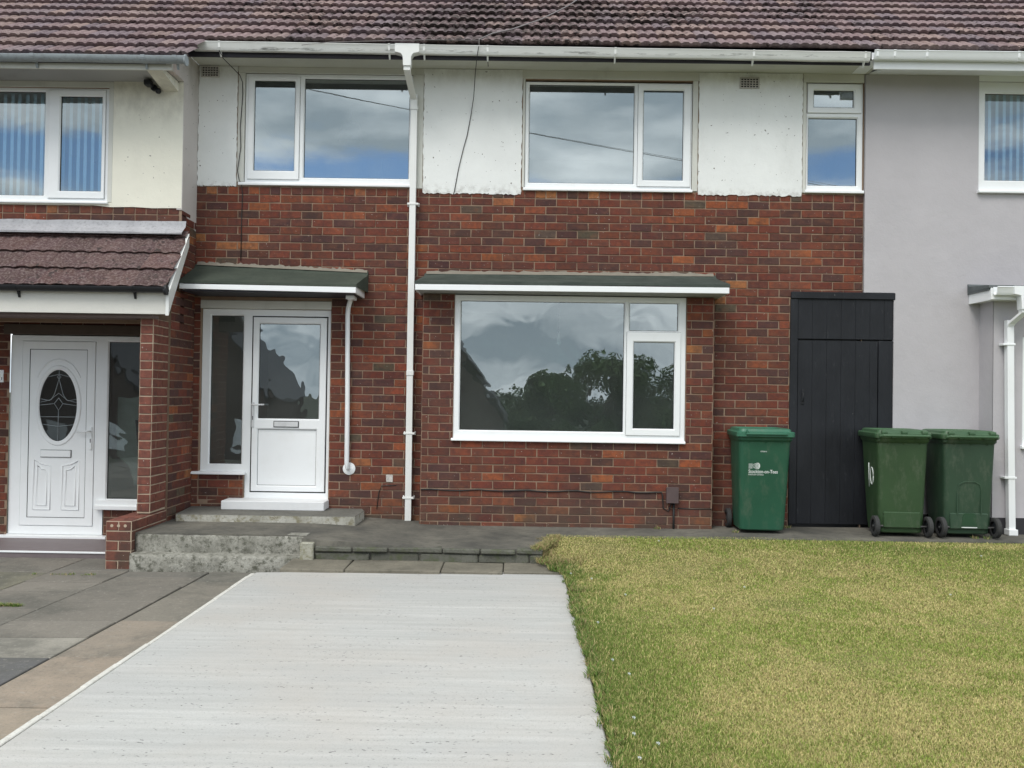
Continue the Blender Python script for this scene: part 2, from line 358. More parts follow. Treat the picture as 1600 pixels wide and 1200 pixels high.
# ---- bricks: every brick a small chamfered block standing 6 mm proud of the mortar bed
BW, CH = .2235, .0835
def brick_color(rnd, mode):
    if mode == 'new':
        c = Vector((.215, .078, .056))*rnd.uniform(.85, 1.12); return (c[0], c[1], c[2], 1)
    r = rnd.random()
    if r < .38: c = Vector((.165, .044, .028))
    elif r < .64: c = Vector((.122, .038, .028))
    elif r < .82: c = Vector((.086, .036, .032))
    elif r < .92: c = Vector((.215, .055, .030))
    elif r < .945: c = Vector((.095, .064, .048))
    elif r < .98: c = Vector((.29, .080, .034))
    else: c = Vector((.33, .115, .048))
    c = c*rnd.uniform(.95, 1.30); return (c[0], c[1]*rnd.uniform(1.02, 1.2), c[2]*1.05, 1)
def bricks(bm, org, U, V, u0, u1, v0, v1, holes=(), headers=(), seed=1, mode='old', bw=BW, ch=CH, phase=0, proud=.006, joint=.0100, vtop=None, back=None, clip=None):
    """bricks on the plane org+u*U+v*V; the normal is U x V. holes: (ua,ub,va,vb). vtop: courses hang down from here."""
    lay = bm.loops.layers.float_color.get('col') or bm.loops.layers.float_color.new('col')
    rnd = random.Random(seed); org, U, V = Vector(org), Vector(U), Vector(V); Nn = U.cross(V).normalized()
    def P(u, v, w=0): return org+U*u+V*v+Nn*w
    xs = sorted({u0, u1, *[h[k] for h in holes for k in (0, 1)]}); zs = sorted({v0, v1, *[h[k] for h in holes for k in (2, 3)]})
    xs = [x for x in xs if u0 <= x <= u1]; zs = [z for z in zs if v0 <= z <= v1]
    for a, b in zip(xs, xs[1:]):
        for c, d in zip(zs, zs[1:]):
            if any(h[0] < (a+b)/2 < h[1] and h[2] < (c+d)/2 < h[3] for h in holes): continue
            if clip and not clip((a+b)/2, (c+d)/2): continue
            f = bm.faces.new([bm.verts.new(P(*q)) for q in ((a, c), (b, c), (b, d), (a, d))]); f.material_index = 1
    top = v1 if vtop is None else vtop; k = 0
    while True:
        t = top-k*ch; b = t-ch
        if t <= v0+.012: break
        vt, vb = min(t, v1), max(b, v0)
        if vt-vb < .015: k += 1; continue
        hd = k in headers; w = bw/2 if hd else bw
        off = phase+(0 if hd else (k % 2)*bw/2)
        i = math.floor((u0-off)/w)-1
        while True:
            a = off+i*w; c = a+w; i += 1
            if a >= u1: break
            a, c = max(a, u0), min(c, u1)
            if c-a < .02: continue
            segs = [(a, c)]
            mv = (vt+vb)/2
            for h in holes:
                if h[2] < mv < h[3]:
                    ns = []
                    for p, q in segs:
                        if q <= h[0] or p >= h[1]: ns.append((p, q)); continue
                        if p < h[0]: ns.append((p, h[0]))
                        if q > h[1]: ns.append((h[1], q))
                    segs = ns
            for p, q in segs:
                if q-p < .025: continue
                if clip and not clip((p+q)/2, mv): continue
                j = joint/2; e = .0035
                col = brick_color(rnd, mode); pr = proud+rnd.uniform(-.002, .0025)
                A = [(p+j, vb+j), (q-j, vb+j), (q-j, vt-j), (p+j, vt-j)]
                A = [(x+rnd.uniform(-.0026, .0026), z+rnd.uniform(-.0024, .0024)) for x, z in A]
                sg = ((1, 1), (-1, 1), (-1, -1), (1, -1))
                lo = [bm.verts.new(P(x, z, -.002)) for x, z in A]
                mid = [bm.verts.new(P(x, z, pr-.003)) for x, z in A]
                hi = [bm.verts.new(P(x+s[0]*e, z+s[1]*e, pr+rnd.uniform(-.001, .001))) for (x, z), s in zip(A, sg)]
                fs = [bm.faces.new(hi)]
                for n_ in range(4):
                    m_ = (n_+1) % 4
                    fs.append(bm.faces.new((lo[n_], lo[m_], mid[m_], mid[n_]))); fs.append(bm.faces.new((mid[n_], mid[m_], hi[m_], hi[n_])))
                for f in fs:
                    f.material_index = 0
                    for l in f.loops: l[lay] = col
        k += 1

# ---- roof tiles: rows of interlocking double-roll tiles, each row a real step proud of the one below
def tiles(bm, xl, xr, y_e, z_e, pitch, gauge, rows, tw=.198, seed=3, cols=None, thick=.036, roll=.015, right_skew=0, lim=None):
    lay = bm.loops.layers.float_color.get('col') or bm.loops.layers.float_color.new('col')
    rnd = random.Random(seed); sp, cp = math.sin(pitch), math.cos(pitch)
    def P(x, s, h): return (x, y_e+s*cp-h*sp, z_e+s*sp+h*cp)
    dx = tw/20
    for r in range(rows):
        x = math.floor(xl/tw)*tw
        xe = xr+(right_skew*(rows-r)/rows if right_skew else 0)
        while x < xe-.01:
            a, b = max(x, xl), min(x+tw, xe)
            if b-a > .01:
                base = rnd.choice(cols); v = rnd.uniform(.82, 1.15); col = (base[0]*v, base[1]*v, base[2]*v, 1)
                n = max(2, int(round((b-a)/dx))); prev = None
                ds = rnd.uniform(-.006, .006); dh = rnd.uniform(-.002, .003)
                for i in range(n+1):
                    xx = a+(b-a)*i/n; ph = (xx/tw*2) % 1
                    h = roll*min(1, max(0, (.5-abs(ph-.5))*5-.35))+dh
                    s0 = r*gauge+ds
                    cur = [bm.verts.new(P(xx, s0+.040, -.006)), bm.verts.new(P(xx, s0+.008, h+thick*.25)), bm.verts.new(P(xx, s0, h+thick+.004)), bm.verts.new(P(xx, s0+gauge+.05, h-.003))]
                    if prev:
                        for q in range(3):
                            f = bm.faces.new((prev[q], cur[q], cur[q+1], prev[q+1]))
                            for l in f.loops: l[lay] = col
                    prev = cur
            x += tw

# ---- windows
def pane_obj(rc, y, mat, parent):
    b = B(); n = 1
    b.faces.new([b.verts.new(c) for c in ((rc[0], y, rc[2]), (rc[1], y, rc[2]), (rc[1], y, rc[3]), (rc[0], y, rc[3]))])
    return obj('pane', b, mat, parent)
def glazing(bm, rc, y):
    """bead and gasket round a glass rectangle rc; the glass itself is at y+.028"""
    g = .015
    ring(bm, (rc[0]-g, rc[1]+g, rc[2]-g, rc[3]+g), [(0, y), (.011, y+.012), (.0125, y+.022)], 0)
    ring(bm, (rc[0]-.003, rc[1]+.003, rc[2]-.003, rc[3]+.003), [(-.0045, y+.0185), (.0035, y+.020), (.0045, y+.030)], 1)
def window(parent, rc, y, fixed, sashes, sill=None, glass=None, name='window', mat=None, sash_w=.055):
    mat = mat or UP; glass = glass or GL; g = .015
    bm = B()
    holes = [(q[0]-g, q[1]+g, q[2]-g, q[3]+g) for q in fixed]+[s[0] for s in sashes]
    plate(bm, (rc[0]+.003, rc[1]-.003, rc[2]+.003, rc[3]-.003), holes, y)
    ring(bm, rc, [(0, y+.09), (0, y+.003), (.003, y)])
    for q in fixed: glazing(bm, q, y)
    for s in sashes: ring(bm, s[0], [(0, y), (0, y+.004), (.004, y+.004)], 1)
    fr = obj(name, bm, [mat, GSK], parent)
    for q in fixed: pane_obj(q, y+.028, glass, fr)
    for so_, gl_ in sashes:
        b = B(); o = so_; w_ = gl_[0]-o[0]
        ring(b, (o[0]+.003, o[1]-.003, o[2]+.003, o[3]-.003), [(0, y+.02), (0, y-.013), (.004, y-.017)])
        plate(b, (o[0]+.007, o[1]-.007, o[2]+.007, o[3]-.007), [(gl_[0]-g, gl_[1]+g, gl_[2]-g, gl_[3]+g)], y-.017)
        glazing(b, gl_, y-.017)
        s_ = obj('sash', b, [mat, GSK], fr); pane_obj(gl_, y+.011, glass, fr)
    if sill:
        b = B(); prism(b, [(y-.055, sill[2]), (y+.02, sill[2]), (y+.02, sill[3]), (y-.045, sill[3]-.004), (y-.055, sill[3]-.014)], 'x', sill[0], sill[1], bev=.003)
        obj('sill', b, mat, fr)
    return fr
def room(parent, x0, x1, z0, z1, y=.14, d=3.4, name='interior'):
    b = B()
    def q(*c, mi=0): b.faces.new([b.verts.new(v) for v in c]).material_index = mi
    q((x0, y+d, z0), (x1, y+d, z0), (x1, y+d, z1), (x0, y+d, z1)); q((x0, y, z0), (x0, y+d, z0), (x0, y+d, z1), (x0, y, z1))
    q((x1, y, z0), (x1, y+d, z0), (x1, y+d, z1), (x1, y, z1)); q((x0, y, z1), (x1, y, z1), (x1, y+d, z1), (x0, y+d, z1))
    q((x0, y, z0), (x1, y, z0), (x1, y+d, z0), (x0, y+d, z0), mi=1)
    box(b, x0+.5, x0+1.3, y+d-.05, y+d-.01, z0, z0+2.0, 0)
    return obj(name, b, [ROOM, FLR], parent)

# ================================================================== CENTRAL HOUSE
H = thing('brick_house', (.1, 0, 0), 'red brick middle house of the terrace with white rendered panels between its upstairs windows', 'house')
XL, XR = -3.41, 3.605
TOP = 3.485
bm = B()
bricks(bm, (0, 0, 0), (1, 0, 0), (0, 0, 1), XL, XR, -.12, TOP, headers=(0,), seed=11, phase=.05,
       holes=[(-3.335, -1.967, .12, 2.285), (2.85, 3.7, -.2, 2.38), (-.9, 1.93, -.2, 2.35)])
# deep backing so the wall has thickness, with openings
def backing(bm, y0, y1, rc, holes, mi=1):
    xs = sorted({rc[0], rc[1], *[v for h in holes for v in h[:2]]}); zs = sorted({rc[2], rc[3], *[v for h in holes for v in h[2:]]})
    for a, b in zip(xs, xs[1:]):
        for c, d in zip(zs, zs[1:]):
            if any(h[0] < (a+b)/2 < h[1] and h[2] < (c+d)/2 < h[3] for h in holes): continue
            box(bm, a, b, y0, y1, c, d, mi)
backing(bm, .004, .13, (XL, XR, -.12, 4.81), [(-3.335, -1.967, .19, 2.2), (2.85, 3.6, -.12, 2.38), (-2.92, -1.14, 3.52, 4.70), (.04, 1.81, 3.5, 4.66), (3.0, 3.6, 3.51, 4.67), (-.66, 1.74, .88, 2.35)])
obj('wall', bm, [BR, MO], H)
# small flakes of old white paint and mortar snots on the bricks
# bay
BY = -.22
bm = B()
bricks(bm, (0, BY, 0), (1, 0, 0), (0, 0, 1), -.975, 2.005, -.1, 2.36, seed=23, phase=.10, holes=[(-.652, 1.725, .885, 2.36)], vtop=2.37+.0)
bricks(bm, (2.005, BY, 0), (0, 1, 0), (0, 0, 1), .0, .22, -.1, 2.36, seed=24, vtop=2.37)
bricks(bm, (-.975, 0, 0), (0, -1, 0), (0, 0, 1), .0, .22, -.1, 2.36, seed=25, vtop=2.37)
backing(bm, BY+.004, BY+.11, (-.97, 2.0, -.1, 2.36), [(-.652, 1.725, .885, 2.36)])
obj('bay_wall', bm, [BR, MO], H)
window(H, (-.652, 1.722, .885, 2.355), BY+.01, [(-.584, 1.087, .971, 2.291), (1.148, 1.637, 2.014, 2.292)],
       [((1.115, 1.672, .935, 1.998), (1.193, 1.604, 1.011, 1.890))], sill=(-.668, 1.722, .858, .888), glass=GLB, name='bay_window')
room(H, -1.5, 2.7, -.05, 2.5)
b = B(); tube(b, [(.47, .95, 2.5), (.47, .95, 2.06)], .004, 6, 0); tube(b, [(.47, .95, 2.06), (.47, .95, 2.02), (.47, .95, 1.99), (.47, .95, 1.94), (.47, .95, 1.91)], [.014, .014, .024, .028, .008], 10, 1)
obj('light_bulb', b, [CABL, m_flat('bulb_glass', (.85, .85, .85), .3)], H)
# upstairs windows (frames flush with the render)
window(H, (-2.913, -1.146, 3.532, 4.689), .02, [(-2.288, -1.184, 3.599, 4.643)], [((-2.885, -2.335, 3.567, 4.662), (-2.816, -2.393, 3.664, 4.611))], sill=(-2.965, -1.14, 3.497, 3.534))
window(H, (.044, 1.802, 3.515, 4.642), .02, [(.091, 1.191, 3.579, 4.613)], [((1.228, 1.788, 3.545, 4.628), (1.293, 1.707, 3.618, 4.561))], sill=(.03, 1.806, 3.482, 3.517))
window(H, (2.999, 3.597, 3.53, 4.664), .02, [(3.032, 3.537, 3.589, 4.295)], [((3.008, 3.575, 4.345, 4.656), (3.082, 3.495, 4.413, 4.584))], sill=(2.985, 3.600, 3.496, 3.532))
room(H, -3.3, -1.0, 2.7, 4.74, y=.14); room(H, -.3, 2.3, 2.7, 4.74, y=.14); room(H, 2.6, 3.6, 2.7, 4.74, y=.14, d=2)
b = B(); tube(b, [(-2.02, 1.2, 4.74), (-2.02, 1.2, 4.52)], .004, 6); 
rings = []
for z, r in ((4.52, .10), (4.30, .155)): rings.append([b.verts.new((-2.02+r*math.cos(a*math.pi/10), 1.2+r*math.sin(a*math.pi/10), z)) for a in range(20)])
for k in range(20): b.faces.new((rings[0][k], rings[0][(k+1) % 20], rings[1][(k+1) % 20], rings[1][k])).smooth = True
obj('lamp_shade', b, m_flat('shade_fabric', (.45, .47, .52), .9), H)
# timber boards above and beside the windows
for q in ((-2.985, -1.028, 4.692), (-.03, 1.885, 4.668), (2.965, 3.602, 4.668)):
    bm = B(); box(bm, q[0], q[1], -.004, .02, q[2], 4.756, bev=.002); obj('head_board', bm, WPT, H)
for q in ((-2.985, -2.916, 3.537, 4.69), (.018, .041, 3.52, 4.665), (1.805, 1.86, 3.50, 4.665), (-1.143, -1.03, 3.49, 4.69), (2.962, 2.996, 3.5, 4.665)):
    bm = B(); box(bm, q[0], q[1], -.006, .02, q[2], q[3], bev=.003); obj('side_board', bm, WPT, H)
# ragged render panels
def panel(x0, x1, z0, z1, seed):
    rnd = random.Random(seed); pts = []
    def edge(a, b, n, j):
        for i in range(n):
            t = i/n; p = Vector(a).lerp(Vector(b), t); q = (Vector(b)-Vector(a)).normalized()
            pts.append((p.x+rnd.uniform(-j, j)*abs(q.y), p.y+rnd.uniform(-j, j)*abs(q.x)))
    edge((x0, z0), (x1, z0), 46, .008); edge((x1, z0), (x1, z1), 40, .005); edge((x1, z1), (x0, z1), 2, 0); edge((x0, z1), (x0, z0), 40, .005)
    b = B(); prism(b, pts, 'y', -.014, .012)
    return obj('render_panel', b, WHR, H)
panel(XL+.01, -2.992, 3.488, 4.752, 1); panel(-1.024, .010, 3.440, 4.752, 2); panel(1.868, 2.954, 3.462, 4.752, 3)
# air bricks
def airbrick(par, x0, x1, z0, z1):
    b = B(); nx, nz = 6, 4; cw, chh = (x1-x0)/(nx+.6), (z1-z0)/(nz+.6)
    hs = [(x0+cw*(.3+i+.12), x0+cw*(.3+i+.88), z0+chh*(.3+k+.12), z0+chh*(.3+k+.88)) for i in range(nx) for k in range(nz)]
    plate(b, (x0, x1, z0, z1), hs, -.032, 0)
    for h in hs: ring(b, h, [(0, -.032), (.001, -.016)], 0); plate(b, h, [], -.0165, 1)
    ring(b, (x0, x1, z0, z1), [(0, -.01), (0, -.032)], 0)
    o = obj('air_brick', b, [BUFF, HOLE], par)
    return o
airbrick(H, -3.375, -3.185, 4.632, 4.75); airbrick(H, 2.29, 2.495, 4.585, 4.70)
# soffit, fascia, gutter
bm = B(); box(bm, -3.40, 3.64, -.395, -.001, 4.757, 4.775); 
obj('soffit', bm, SOF, H)
bm = B(); box(bm, -3.40, 3.50, -.418, -.396, 4.700, 4.84, bev=.003); obj('fascia', bm, DKP, H)
def gutter_prof(yc, zt, r, n=9, flat=False):
    pts = []
    for i in range(n+1):
        a = math.pi*i/n; pts.append((yc-r*math.cos(a), zt-r*math.sin(a)*(1.0)))
    inner = [(y+(.003 if y < yc else -.003), z+.003) for y, z in pts[::-1]]
    return pts+inner
GUT = [(-.505, 4.822), (-.513, 4.815), (-.505, 4.805), (-.500, 4.765), (-.482, 4.738), (-.44, 4.738), (-.422, 4.76), (-.422, 4.822), (-.428, 4.822), (-.428, 4.765), (-.445, 4.745), (-.48, 4.745), (-.493, 4.770), (-.498, 4.815)]
bm = B(); sweep_x(bm, GUT, -3.29, 3.47, 24, closed=True, caps=True, sag=.0015, z0=.005, z1=-.022)
gt = obj('gutter', bm, m_gutter(), H, smooth=40)
for x in (-3.03, -1.33, -.98, -.345, .93, 2.31, 3.42):
    b = B(); dz = .005-.027*(x+3.29)/6.76
    prism(b, [(y+(-.003 if y < -.46 else .002), z+(.003 if z > 4.8 else -.003)+dz) for y, z in GUT[:8]]+[(-.43, 4.80+dz), (-.49, 4.80+dz)], 'x', x-.010, x+.010)
    prism(b, [(-.48, 4.74+dz), (-.44, 4.74+dz), (-.425, 4.69+dz), (-.435, 4.69+dz)], 'x', x-.008, x+.008)
    obj('gutter_bracket', b, UPD, gt)
b = B(); 
prism(b, [(-1.27, 4.822), (-1.025, 4.822), (-1.025, 4.737), (-1.085, 4.722), (-1.105, 4.69), (-1.108, 4.60), (-1.186, 4.60), (-1.19, 4.69), (-1.21, 4.722), (-1.27, 4.737)], 'y', -.519, -.428, bev=.003)
obj('gutter_outlet', b, UPD, gt)
b = B(); sqtube(b, [(-1.147, -.47, 4.62), (-1.147, -.47, 4.56), (-1.125, -.06, 4.40), (-1.12, -.055, 4.30)], .066, .07, 0)
sqtube(b, [(-1.12, -.052, 4.46), (-1.121, -.052, 2.0), (-1.115, -.052, .01)], .064, .062, 0)
box(b, -1.158, -1.082, -.090, -.014, 4.30, 4.34, bev=.003); box(b, -1.155, -1.079, -.090, -.014, 1.52, 1.57, bev=.003)
dp = obj('downpipe', b, UPD, H)
for z in (3.30, .905, .235):
    b = B(); box(b, -1.175, -1.058, -.088, -.006, z, z+.022, bev=.003); box(b, -1.178, -1.165, -.02, -.001, z-.006, z+.03); box(b, -1.068, -1.055, -.02, -.001, z-.006, z+.03)
    obj('pipe_clip', b, UPD, dp)
# roof
PIT, GA = R(36), .292
CLS = [(.265, .185, .175), (.24, .165, .16), (.205, .15, .155), (.285, .205, .185), (.25, .175, .17), (.30, .21, .18), (.20, .155, .165), (.235, .18, .18)]
CLS = [(c[0]*.85, c[1]*.88, c[2]*.92) for c in CLS]
YE, ZE = -.475, 4.835
bm = B(); tiles(bm, -3.366, 3.564, YE, ZE, PIT, GA, 14, cols=CLS, seed=5)
obj('roof', bm, TILE, H)
# roof underlay slab for all three houses is under each roof; the ridge is out of sight
def underlay(par, x0, x1, ye, ze, yt=3.6):
    b = B(); z1 = ze+(yt-ye)*math.tan(PIT)
    prism(b, [(ye+.03, ze-.03), (yt, z1-.03), (yt, z1-.10), (ye+.05, ze-.09)], 'x', x0, x1); return obj('roof_deck', b, DKP, par)
underlay(H, -3.36, 3.56, YE, ZE)
# canopies
bm = B(); yb, yf = -.003, -.5
def felt_roof(bm, x0b, x1b, x0f, x1f, zb0, zb1, zf0, zf1, yf, th=.022, n=14, sd=1):
    rnd = random.Random(sd); top = []; 
    for i in range(n+1):
        t = i/n; j = rnd.uniform(-.004, .004)
        row = []
        for s, in ((0,), (.12,), (.5,), (.93,), (1.0,)):
            xb = x0b+(x1b-x0b)*t; xf = x0f+(x1f-x0f)*t; zb = zb0+(zb1-zb0)*t; zf = zf0+(zf1-zf0)*t
            row.append(Vector((xb+(xf-xb)*s, -.002+(yf+.002)*s, zb+(zf-zb)*s+(-.0 if s < .1 else rnd.uniform(-.003, .003))+(.035 if s == 0 else 0)+(rnd.uniform(-.01, .008) if s == 0 else 0))))
        row.append(row[-1]+Vector((0, -.004, -.028+rnd.uniform(-.004, .004)))); row.append(row[-1]+Vector((0, .02, 0)))
        top.append([bm.verts.new(c) for c in row])
    for A, C in zip(top, top[1:]):
        for k in range(len(A)-1): bm.faces.new((A[k], A[k+1], C[k+1], C[k]))
    for E_ in (top[0], top[-1]):
        a = bm.verts.new((E_[0].co.x, -.002, E_[-1].co.z)); bm.faces.new([*E_, a])
felt_roof(bm, -.985, 2.06, -1.035, 2.10, 2.575, 2.590, 2.452, 2.462, -.512, sd=4)
cp_ = obj('bay_canopy', bm, FELT, H)
b = B(); prism(b, [(-1.028, 2.363), (2.09, 2.370), (2.09, 2.428), (-1.028, 2.420)], 'y', -.518, -.498, bev=.002)
prism(b, [(-1.028, 2.363), (-1.010, 2.363), (-1.010, 2.43), (-1.028, 2.43)], 'y', -.497, -.003); prism(b, [(2.072, 2.37), (2.09, 2.37), (2.09, 2.44), (2.072, 2.44)], 'y', -.497, -.003)
obj('fascia', b, UP, cp_)
b = B(); box(b, -1.008, 2.070, -.495, -.003, 2.366, 2.378); obj('soffit', b, SOFG, cp_)
bm = B(); felt_roof(bm, -3.40, -1.580, -3.385, -1.613, 2.635, 2.575, 2.425, 2.410, -.512, sd=9)
def fillet(par, x0, x1, za, zb, sd):
    b = B(); rnd = random.Random(sd); n = 60; rr = []
    for i in range(n+1):
        x = x0+(x1-x0)*i/n; z = za+(zb-za)*i/n
        rr.append([b.verts.new((x, -.001, z+.028+rnd.uniform(-.012, .014))), b.verts.new((x, -.018, z+.010+rnd.uniform(-.004, .004))), b.verts.new((x, -.035, z-.012))])
    for A, C in zip(rr, rr[1:]):
        for k in range(2): b.faces.new((A[k], A[k+1], C[k+1], C[k]))
    obj('mortar_fillet', b, m_mortar((.19, .17, .14), (.29, .265, .22)), par)
fillet(cp_, -.97, 2.04, 2.600, 2.615, 3)
cd = obj('door_canopy', bm, m_conc('green_felt', (.045, .056, .046), (.075, .088, .070), sp=(.05, .06, .05), scl=3, bs=.25), H)
fillet(cd, -3.38, -1.59, 2.662, 2.603, 5)
b = B(); prism(b, [(-3.375, 2.342), (-1.617, 2.323), (-1.617, 2.380), (-3.375, 2.390)], 'y', -.520, -.498, bev=.002)
prism(b, [(-3.375, 2.345), (-3.355, 2.345), (-3.355, 2.40), (-3.375, 2.40)], 'y', -.497, -.003); prism(b, [(-1.635, 2.324), (-1.617, 2.324), (-1.617, 2.41), (-1.635, 2.41)], 'y', -.497, -.003)
obj('fascia', b, UP, cd)
b = B(); box(b, -3.353, -1.637, -.495, -.003, 2.322, 2.334); obj('soffit', b, DKP, cd)
# canopy drain pipe with its wall rosette
b = B(); box(b, -1.76, -1.675, -.30, -.13, 2.285, 2.322, bev=.004)
tube(b, [(-1.74, -.13, 2.30), (-1.775, -.06, 2.22), (-1.782, -.055, 2.15), (-1.768, -.055, 1.2), (-1.765, -.055, .60), (-1.757, -.045, .55), (-1.75, -.01, .53)], .025, 12)
tube(b, [(-1.748, -.002, .535), (-1.748, -.012, .535), (-1.748, -.03, .535)], [.066, .066, .028], 24)
obj('drain_pipe', b, UP, H, smooth=40)
# front door with sidelight
bm = B(); yd = .045
lf = (-2.805, -2.003, .267, 2.128)
plate(bm, (-3.330, -1.972, .485, 2.195), [(-3.252, -2.891, .549, 2.139), (lf[0], lf[1], .485, lf[3])], yd)
plate(bm, (-2.860, -1.972, .19, .485), [(lf[0], lf[1], lf[2], .485)], yd)
ring(bm, (-3.333, -1.969, .186, 2.198), [(0, yd+.05), (0, yd+.003)]); 
glazing(bm, (-3.237, -2.906, .564, 2.124), yd)
ring(bm, lf, [(0, yd), (.002, yd+.02), (.016, yd+.021)], 1)
box(bm, -2.863, -1.969, yd+.002, yd+.08, .185, .26)
df = obj('door_frame', bm, [UP, GSK], H); pane_obj((-3.237, -2.906, .564, 2.124), yd+.028, GLD, df)
b = B(); prism(b, [(-.045, .455), (.05, .455), (.05, .487), (-.03, .483), (-.045, .472)], 'x', -3.400, -2.845, bev=.003); obj('sill', b, UP, df)
bm = B(); o = (lf[0]+.013, lf[1]-.013, lf[2]+.013, lf[3]-.013); g = .015
gl_ = (-2.727, -2.093, 1.049, 2.044); pn = (-2.727, -2.115, .345, .929)
ring(bm, o, [(0, yd+.03), (0, yd-.006), (.004, yd-.010)])
plate(bm, (o[0]+.004, o[1]-.004, o[2]+.004, o[3]-.004), [(gl_[0]-g, gl_[1]+g, gl_[2]-g, gl_[3]+g), (pn[0]-g, pn[1]+g, pn[2]-g, pn[3]+g)], yd-.010)
glazing(bm, gl_, yd-.010); glazing(bm, pn, yd-.010)
fd = obj('front_door', bm, [UP, GSK], H); pane_obj(gl_, yd+.018, m_glass('front_door_glass', .32, 1.6, (.6, .65, .62)), fd)
b = B(); plate(b, pn, [], yd+.012); obj('door_panel', b, UP, fd)
b = B(); lt = (-2.560, -2.294, .955, 1.022); ring(b, lt, [(0, yd-.010), (0, yd-.016), (.004, yd-.016)], 1); plate(b, (lt[0]+.004, lt[1]-.004, lt[2]+.004, lt[3]-.004), [(lt[0]+.012, lt[1]-.012, lt[2]+.012, lt[3]-.012)], yd-.017, 1)
box(b, lt[0]+.007, lt[1]-.007, yd-.024, yd-.012, lt[2]+.007, lt[3]-.007, 0, bev=.003); obj('letterbox', b, [SILVER, GSK], fd)
b = B(); box(b, -2.795, -2.765, yd-.020, yd-.009, .95, 1.215, bev=.004); tube(b, [(-2.78, yd-.02, 1.19), (-2.78, yd-.06, 1.19), (-2.765, yd-.066, 1.19), (-2.65, yd-.06, 1.192)], .0085, 8)
box(b, -2.784, -2.776, yd-.0215, yd-.019, 1.03, 1.07, 1); obj('handle', b, [SILVER, BLK], fd)
b = B(); box(b, -3.338, -1.962, -.012, .06, 2.20, 2.285, bev=.004, jit=.002); obj('lintel', b, WPT, H)
b = B(); box(b, -3.01, -1.955, -.25, .06, .118, .208, bev=.006, jit=.002); obj('door_sill', b, m_plaster('painted_sill', (.80, .81, .82), amt=.3), H)
bm = B(); bricks(bm, (0, .012, 0), (1, 0, 0), (0, 0, 1), -3.335, -2.863, .12, .455, seed=41, vtop=.4785+.0)
backing(bm, .016, .09, (-3.335, -2.865, .05, .455), []); obj('sidelight_wall', bm, [BR, MO], H)
room(H, -3.38, -1.8, .1, 2.4, y=.14, d=2.6, name='hall_interior')
# doorstep slab, meter box, cables
b = B()
prism(b, [(-3.33, -.62), (-1.57, -.60), (-1.555, -.16), (-1.6, -.004), (-3.40, -.004)], 'z', -.01, .118, bev=.007)
for f in b.faces: f.material_index = 0 if f.normal.z > .7 else 1
obj('doorstep', b, [SLABT, SLABF], H)
b = B(); box(b, 1.535, 1.650, BY-.075, BY-.007, .262, .415, bev=.006); box(b, 1.531, 1.654, BY-.080, BY-.070, .258, .419, bev=.003)
mb = obj('meter_box', b, METB, H)
b = B(); pts = [(-.97+i*.1, BY-.013, .352+.006*math.sin(i*1.3)+i*.0004-(.004 if i % 5 == 2 else 0)) for i in range(25)]+[(1.49, BY-.013, .36), (1.50, BY-.013, .33), (1.51, BY-.013, .20), (1.56, BY-.013, .17), (1.60, BY-.013, .26)]
tube(b, pts, .0065, 6); tube(b, [(1.615, BY-.02, .262), (1.615, BY-.02, -.02)], .011, 8); tube(b, [(1.66, BY-.008, .20), (1.8, BY-.008, .195), (2.0, BY-.008, .198)], .005, 6)
obj('cable', b, CABL, H)
b = B()
tube(b, [(-.433, -.52, 4.80), (-.45, -.50, 4.70), (-.475, -.30, 4.60), (-.50, -.05, 4.45), (-.53, -.022, 4.25), (-.565, -.02, 4.05), (-.60, -.021, 3.92), (-.65, -.02, 3.7), (-.69, -.02, 3.46), (-.70, -.012, 3.43)], .0042, 6)
obj('phone_cable', b, CABL, H); b = B()
tube(b, [(-.35, -.36, 4.756), (-.345, -.36, 4.70), (-.342, -.35, 4.66)], .004, 6)
obj('cable_end', b, CABL, H); b = B()
tube(b, [(-3.03, -.50, 4.735), (-3.02, -.40, 4.69), (-2.985, -.20, 4.665), (-2.955, -.06, 4.64), (-2.938, -.022, 4.58), (-2.935, -.018, 4.45), (-2.94, -.018, 4.35), (-2.955, -.02, 4.1), (-2.945, -.018, 3.9), (-2.975, -.02, 3.65), (-2.955, -.02, 3.55), (-2.93, -.02, 3.50), (-2.92, -.013, 3.40), (-2.925, -.013, 3.1), (-2.925, -.013, 2.7)], .0042, 6)
obj('phone_cable', b, CABL, H); b = B()
tube(b, [(-1.45, -.012, .12), (-1.43, -.012, .30), (-1.40, -.012, .36), (-1.25, -.012, .37)], .004, 6)
obj('phone_cable', b, CABL, H)
b = B(); tube(b, [(-2.2, -.52, 4.79), (-1.9, -.53, 4.82), (-.95, -.54, 4.85), (-.43, -.52, 4.86)], .003, 5)
pts = [(-.43, -.50, 4.80), (-.43, -.52, 4.87), (-.30, -.40, 4.98), (-.1, -.22, 5.10), (.2, .05, 5.32), (.5, .4, 5.62), (.9, .9, 6.1)]
tube(b, pts, .0065, 6); obj('roof_cable', b, CABG, H)
b = B(); box(b, -1.36, -1.29, -.012, -.001, .40, .48, bev=.004, jit=.006); obj('repair_patch', b, BUFF, H)
